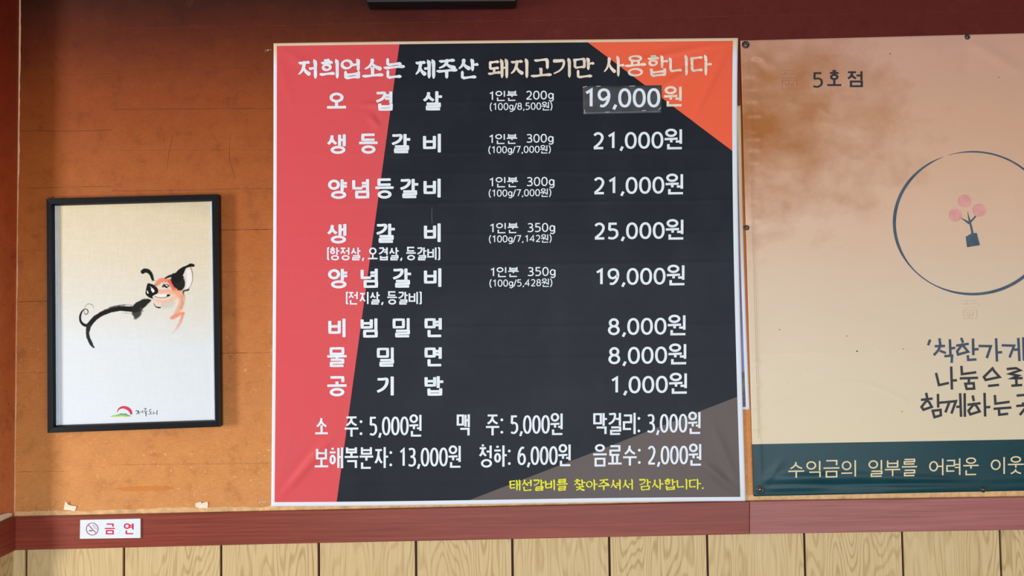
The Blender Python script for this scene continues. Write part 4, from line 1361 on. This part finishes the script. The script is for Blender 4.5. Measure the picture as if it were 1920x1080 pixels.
soft_part('emblem_lettering', [([(548, 222), (590, 230), (555, 275)], [8, 10, 5]), ([(592, 240), (594, 275)], [7, 5]), ([(594, 252), (612, 248)], [5, 5]), ([(625, 225), (628, 255)], [7, 4]), ([(645, 218), (650, 258)], [8, 4]),
    ([(662, 192), (692, 194), (668, 225)], [6, 8, 4]), ([(665, 238), (710, 228)], [6, 7]), ([(688, 240), (694, 300)], [9, 8]), ([(678, 262), (706, 256)], [5, 5]),
    ([(740, 208), (766, 204)], [6, 6]), ([(742, 212), (744, 240), (770, 236)], [6, 5, 6]), ([(757, 240), (757, 266)], [6, 5]), ([(720, 272), (755, 266), (792, 266)], [4, 6, 4]),
    ([(795, 232), (800, 262), (832, 250)], [7, 6, 4]), ([(846, 214), (842, 278)], [7, 7])], ink_mat('emblem_black', (52, 58, 60)))
# hanging hook at the upper left
ink = Ink(); ink.ribbon(Z([(64, 62), (72, 70), (84, 66), (94, 70)], 2.16, 60, 340), 1.1); ink.ribbon(Z([(70, 72), (88, 62)], 2.16, 60, 340), .9)
ink.build('hanging_wire', lambda x, y: .012 + 0 * x, 0, plain('wire', (30, 26, 24)), pic)
v, f = box_vf(-.006, .006, .0, .019, -.004, .004)
a = at(252, 372, 0)
mesh_obj('hanger', [(p[0] + a.x, p[1] - .0035 + (.0035 if p[1] > .01 else 0) - (.0035 if p[1] > .01 else 0) * 0 - .0, p[2] + a.z - .008) for p in [(q[0], -.0005 if q[1] < .01 else .0035, q[2]) for q in v]], f, M_SCREW, pic)

# ------------------------------------------------------------------ no-smoking sign on the rail
sg = [(150.2, 974.9), (263.2, 972.4), (263.2, 1008.9), (149.5, 1010.4)]
LS = tuple(at(206, 1010, RO))
sign = root('no_smoking_sign', LS, 'small white no smoking plate with crimson lettering stuck on the dark rail', 'sign')
SO = RO + .0035
fr = [at(*p, SO) for p in sg]
v, f = hexa(fr, [Vector((p.x, -RO + .0, p.z)) for p in fr])
o = mesh_obj('plate', v, f, plain('acrylic_white', (222, 232, 240), .25, .5, var=.02), sign); bevel(o, .0007, 2)
sh = lambda x, y: SO + 0 * x
M_CRIM = ink_mat('print_crimson', (206, 20, 66))
text_part(sign, 'lettering', [('금', 195, 216.3, 981.3, 1002.6, 2.6, dict(slope=0)), ('연', 232, 250.8, 980, 1002.2, 2.6, dict(slope=0))], M_CRIM, sh, gap=.0004)
ink = Ink()
for s, w in (([(365, 480), (455, 482)], 24), ([(470, 482), (515, 484)], 8)):
    ink.ribbon(Z(s, 13.714, 140, 960), w / 13.714)
ink.build('cigarette', sh, .0003, plain('print_black', (20, 30, 34)), sign)
ink = Ink()
for s in ([(455, 350), (470, 332), (490, 345), (480, 375), (510, 410), (545, 440)], [(510, 335), (540, 385)], [(530, 400), (565, 420), (560, 450)]):
    ink.ribbon(catmull(Z(s, 13.714, 140, 960), 4), .55)
ink.build('smoke_lines', sh, .0003, plain('print_grey', (120, 140, 142)), sign)
ink = Ink()
ink.ribbon(ellipse(172.7, 992.0, 11.0, 11.3, 40), 1.25, closed=True)
ink.ribbon([(165.2, 984), (180.0, 999.8)], 1.25)
ink.build('prohibition_ring', sh, .0005, ink_mat('print_rose', (176, 52, 84)), sign)

# ------------------------------------------------------------------ black box speaker above the banner
bx_l, bx_r = at(692.5, 19, .02).x, at(968.5, 15, .02).x
zb3 = at(830, 19, .02).z
LK = ((bx_l + bx_r) / 2, -.02, zb3)
spk = root('wall_speaker', LK, 'black box mounted high on the wall above the menu banner, only its foot in view', 'speaker')
M_BLK = plain('speaker_black', (13, 13, 16), .4, .2)
v, f = box_vf(bx_l, bx_r, -.075, -.02, zb3, zb3 + .20)
o = mesh_obj('cabinet', v, f, M_BLK, spk); bevel(o, .006, 4)
v, f = box_vf(bx_l + .008, bx_r - .008, -.080, -.0745, zb3 + .012, zb3 + .19)
o = mesh_obj('front_grille', v, f, plain('grille_cloth', (18, 18, 20), .8, .1), spk); bevel(o, .003, 3)
v, f = box_vf(bx_l + .09, bx_r - .09, -.022, 0.0, zb3 + .05, zb3 + .15)
mesh_obj('wall_bracket', v, f, M_BLK, spk)
v, f = box_vf(bx_l + .004, bx_r - .004, -.0745, -.0705, zb3 - .0012, zb3 + .0008)
mesh_obj('bottom_lip', v, f, plain('lip_grey', (70, 70, 74), .3), spk)

# ------------------------------------------------------------------ leftovers of tape on the wallpaper
M_TAPE = plain('masking_tape', (232, 220, 198), .6)
def scrap(name, poly, curl, label, cat, mat=M_TAPE, group=None, left=False):
    c = (sum(p[0] for p in poly) / len(poly), sum(p[1] for p in poly) / len(poly))
    ymin, ymax = min(p[1] for p in poly), max(p[1] for p in poly)
    def pt(p, extra):
        off = .0008 + curl * ((ymax - p[1]) / (ymax - ymin)) ** 2 + extra
        if left:                                           # lies on the return wall
            d = ray(*p); xw = xcor(1.03) + off
            t = xw / d.x
            return tuple(CAM_LOC + d * t)
        return tuple(at(p[0], p[1], off))
    n = len(poly)
    V = [pt(p, .0004) for p in poly] + [pt(c, .0002)] + [pt(p, 0) for p in poly]
    F = [(i, n, (i + 1) % n) for i in range(n)] + [(i, (i + 1) % n, n + 1 + (i + 1) % n, n + 1 + i) for i in range(n)] + [tuple(range(2 * n, n, -1))]
    o = mesh_obj(name, V, F, mat, origin=V[n])
    o['label'] = label; o['category'] = cat
    if group: o['group'] = group
    return o
q = lambda L: [(a / 3.692, 900 + b / 3.692) for a, b in L]
scrap('torn_tape', q([(452, 148), (462, 158), (476, 172), (500, 178), (529, 182), (524, 200), (518, 216), (496, 212), (472, 208), (440, 206), (446, 176)]), .004,
      'triangular scrap of cream tape above the no smoking plate', 'tape', group='tape scraps along the wallpaper foot')
scrap('torn_tape', q([(1355, 160), (1372, 154), (1390, 150), (1396, 162), (1408, 156), (1438, 151), (1440, 172), (1435, 199), (1414, 193), (1395, 195), (1372, 190), (1353, 188)]), .002,
      'squarish scrap of cream tape nearest the menu banner', 'tape', group='tape scraps along the wallpaper foot')
scrap('torn_tape', [(-14, 980), (-8, 969), (6, 964), (16, 961.5), (23, 963), (22, 967), (12, 972), (0, 978)], .001,
      'pale torn tape on the narrow side return, in the corner', 'tape', left=True, group='tape scraps along the wallpaper foot')
# crumbs of old filler stuck on the wall
M_FILL = plain('filler_crumb', (222, 206, 190), .7, var=.2)
bm = bmesh.new()
rs = random.Random(11)
for cx_, cy_, n_, sx_, sy_, r0 in ((494, 940.5, 13, 9, 3, .0010), (502, 94, 9, 7, 4, .0008)):
    for k in range(n_):
        p = at(cx_ + rs.gauss(0, sx_ * .5), cy_ + rs.gauss(0, sy_ * .5), .0008)
        mat_ = Matrix.Translation(p) @ Matrix.Rotation(rs.random() * 3, 4, 'Y') @ Matrix.Diagonal((r0 * rs.uniform(.7, 2), r0 * .7, r0 * rs.uniform(.5, 1.1), 1))
        bmesh.ops.create_icosphere(bm, subdivisions=1, radius=1, matrix=mat_)
me = bpy.data.meshes.new('filler_crumbs'); bm.to_mesh(me); bm.free(); me.materials.append(M_FILL)
o = bpy.data.objects.new('filler_crumbs', me); COL.objects.link(o); o.parent = wb; o['kind'] = 'stuff'
for o in list(scene.objects):
    if '_o' in o: del o['_o']
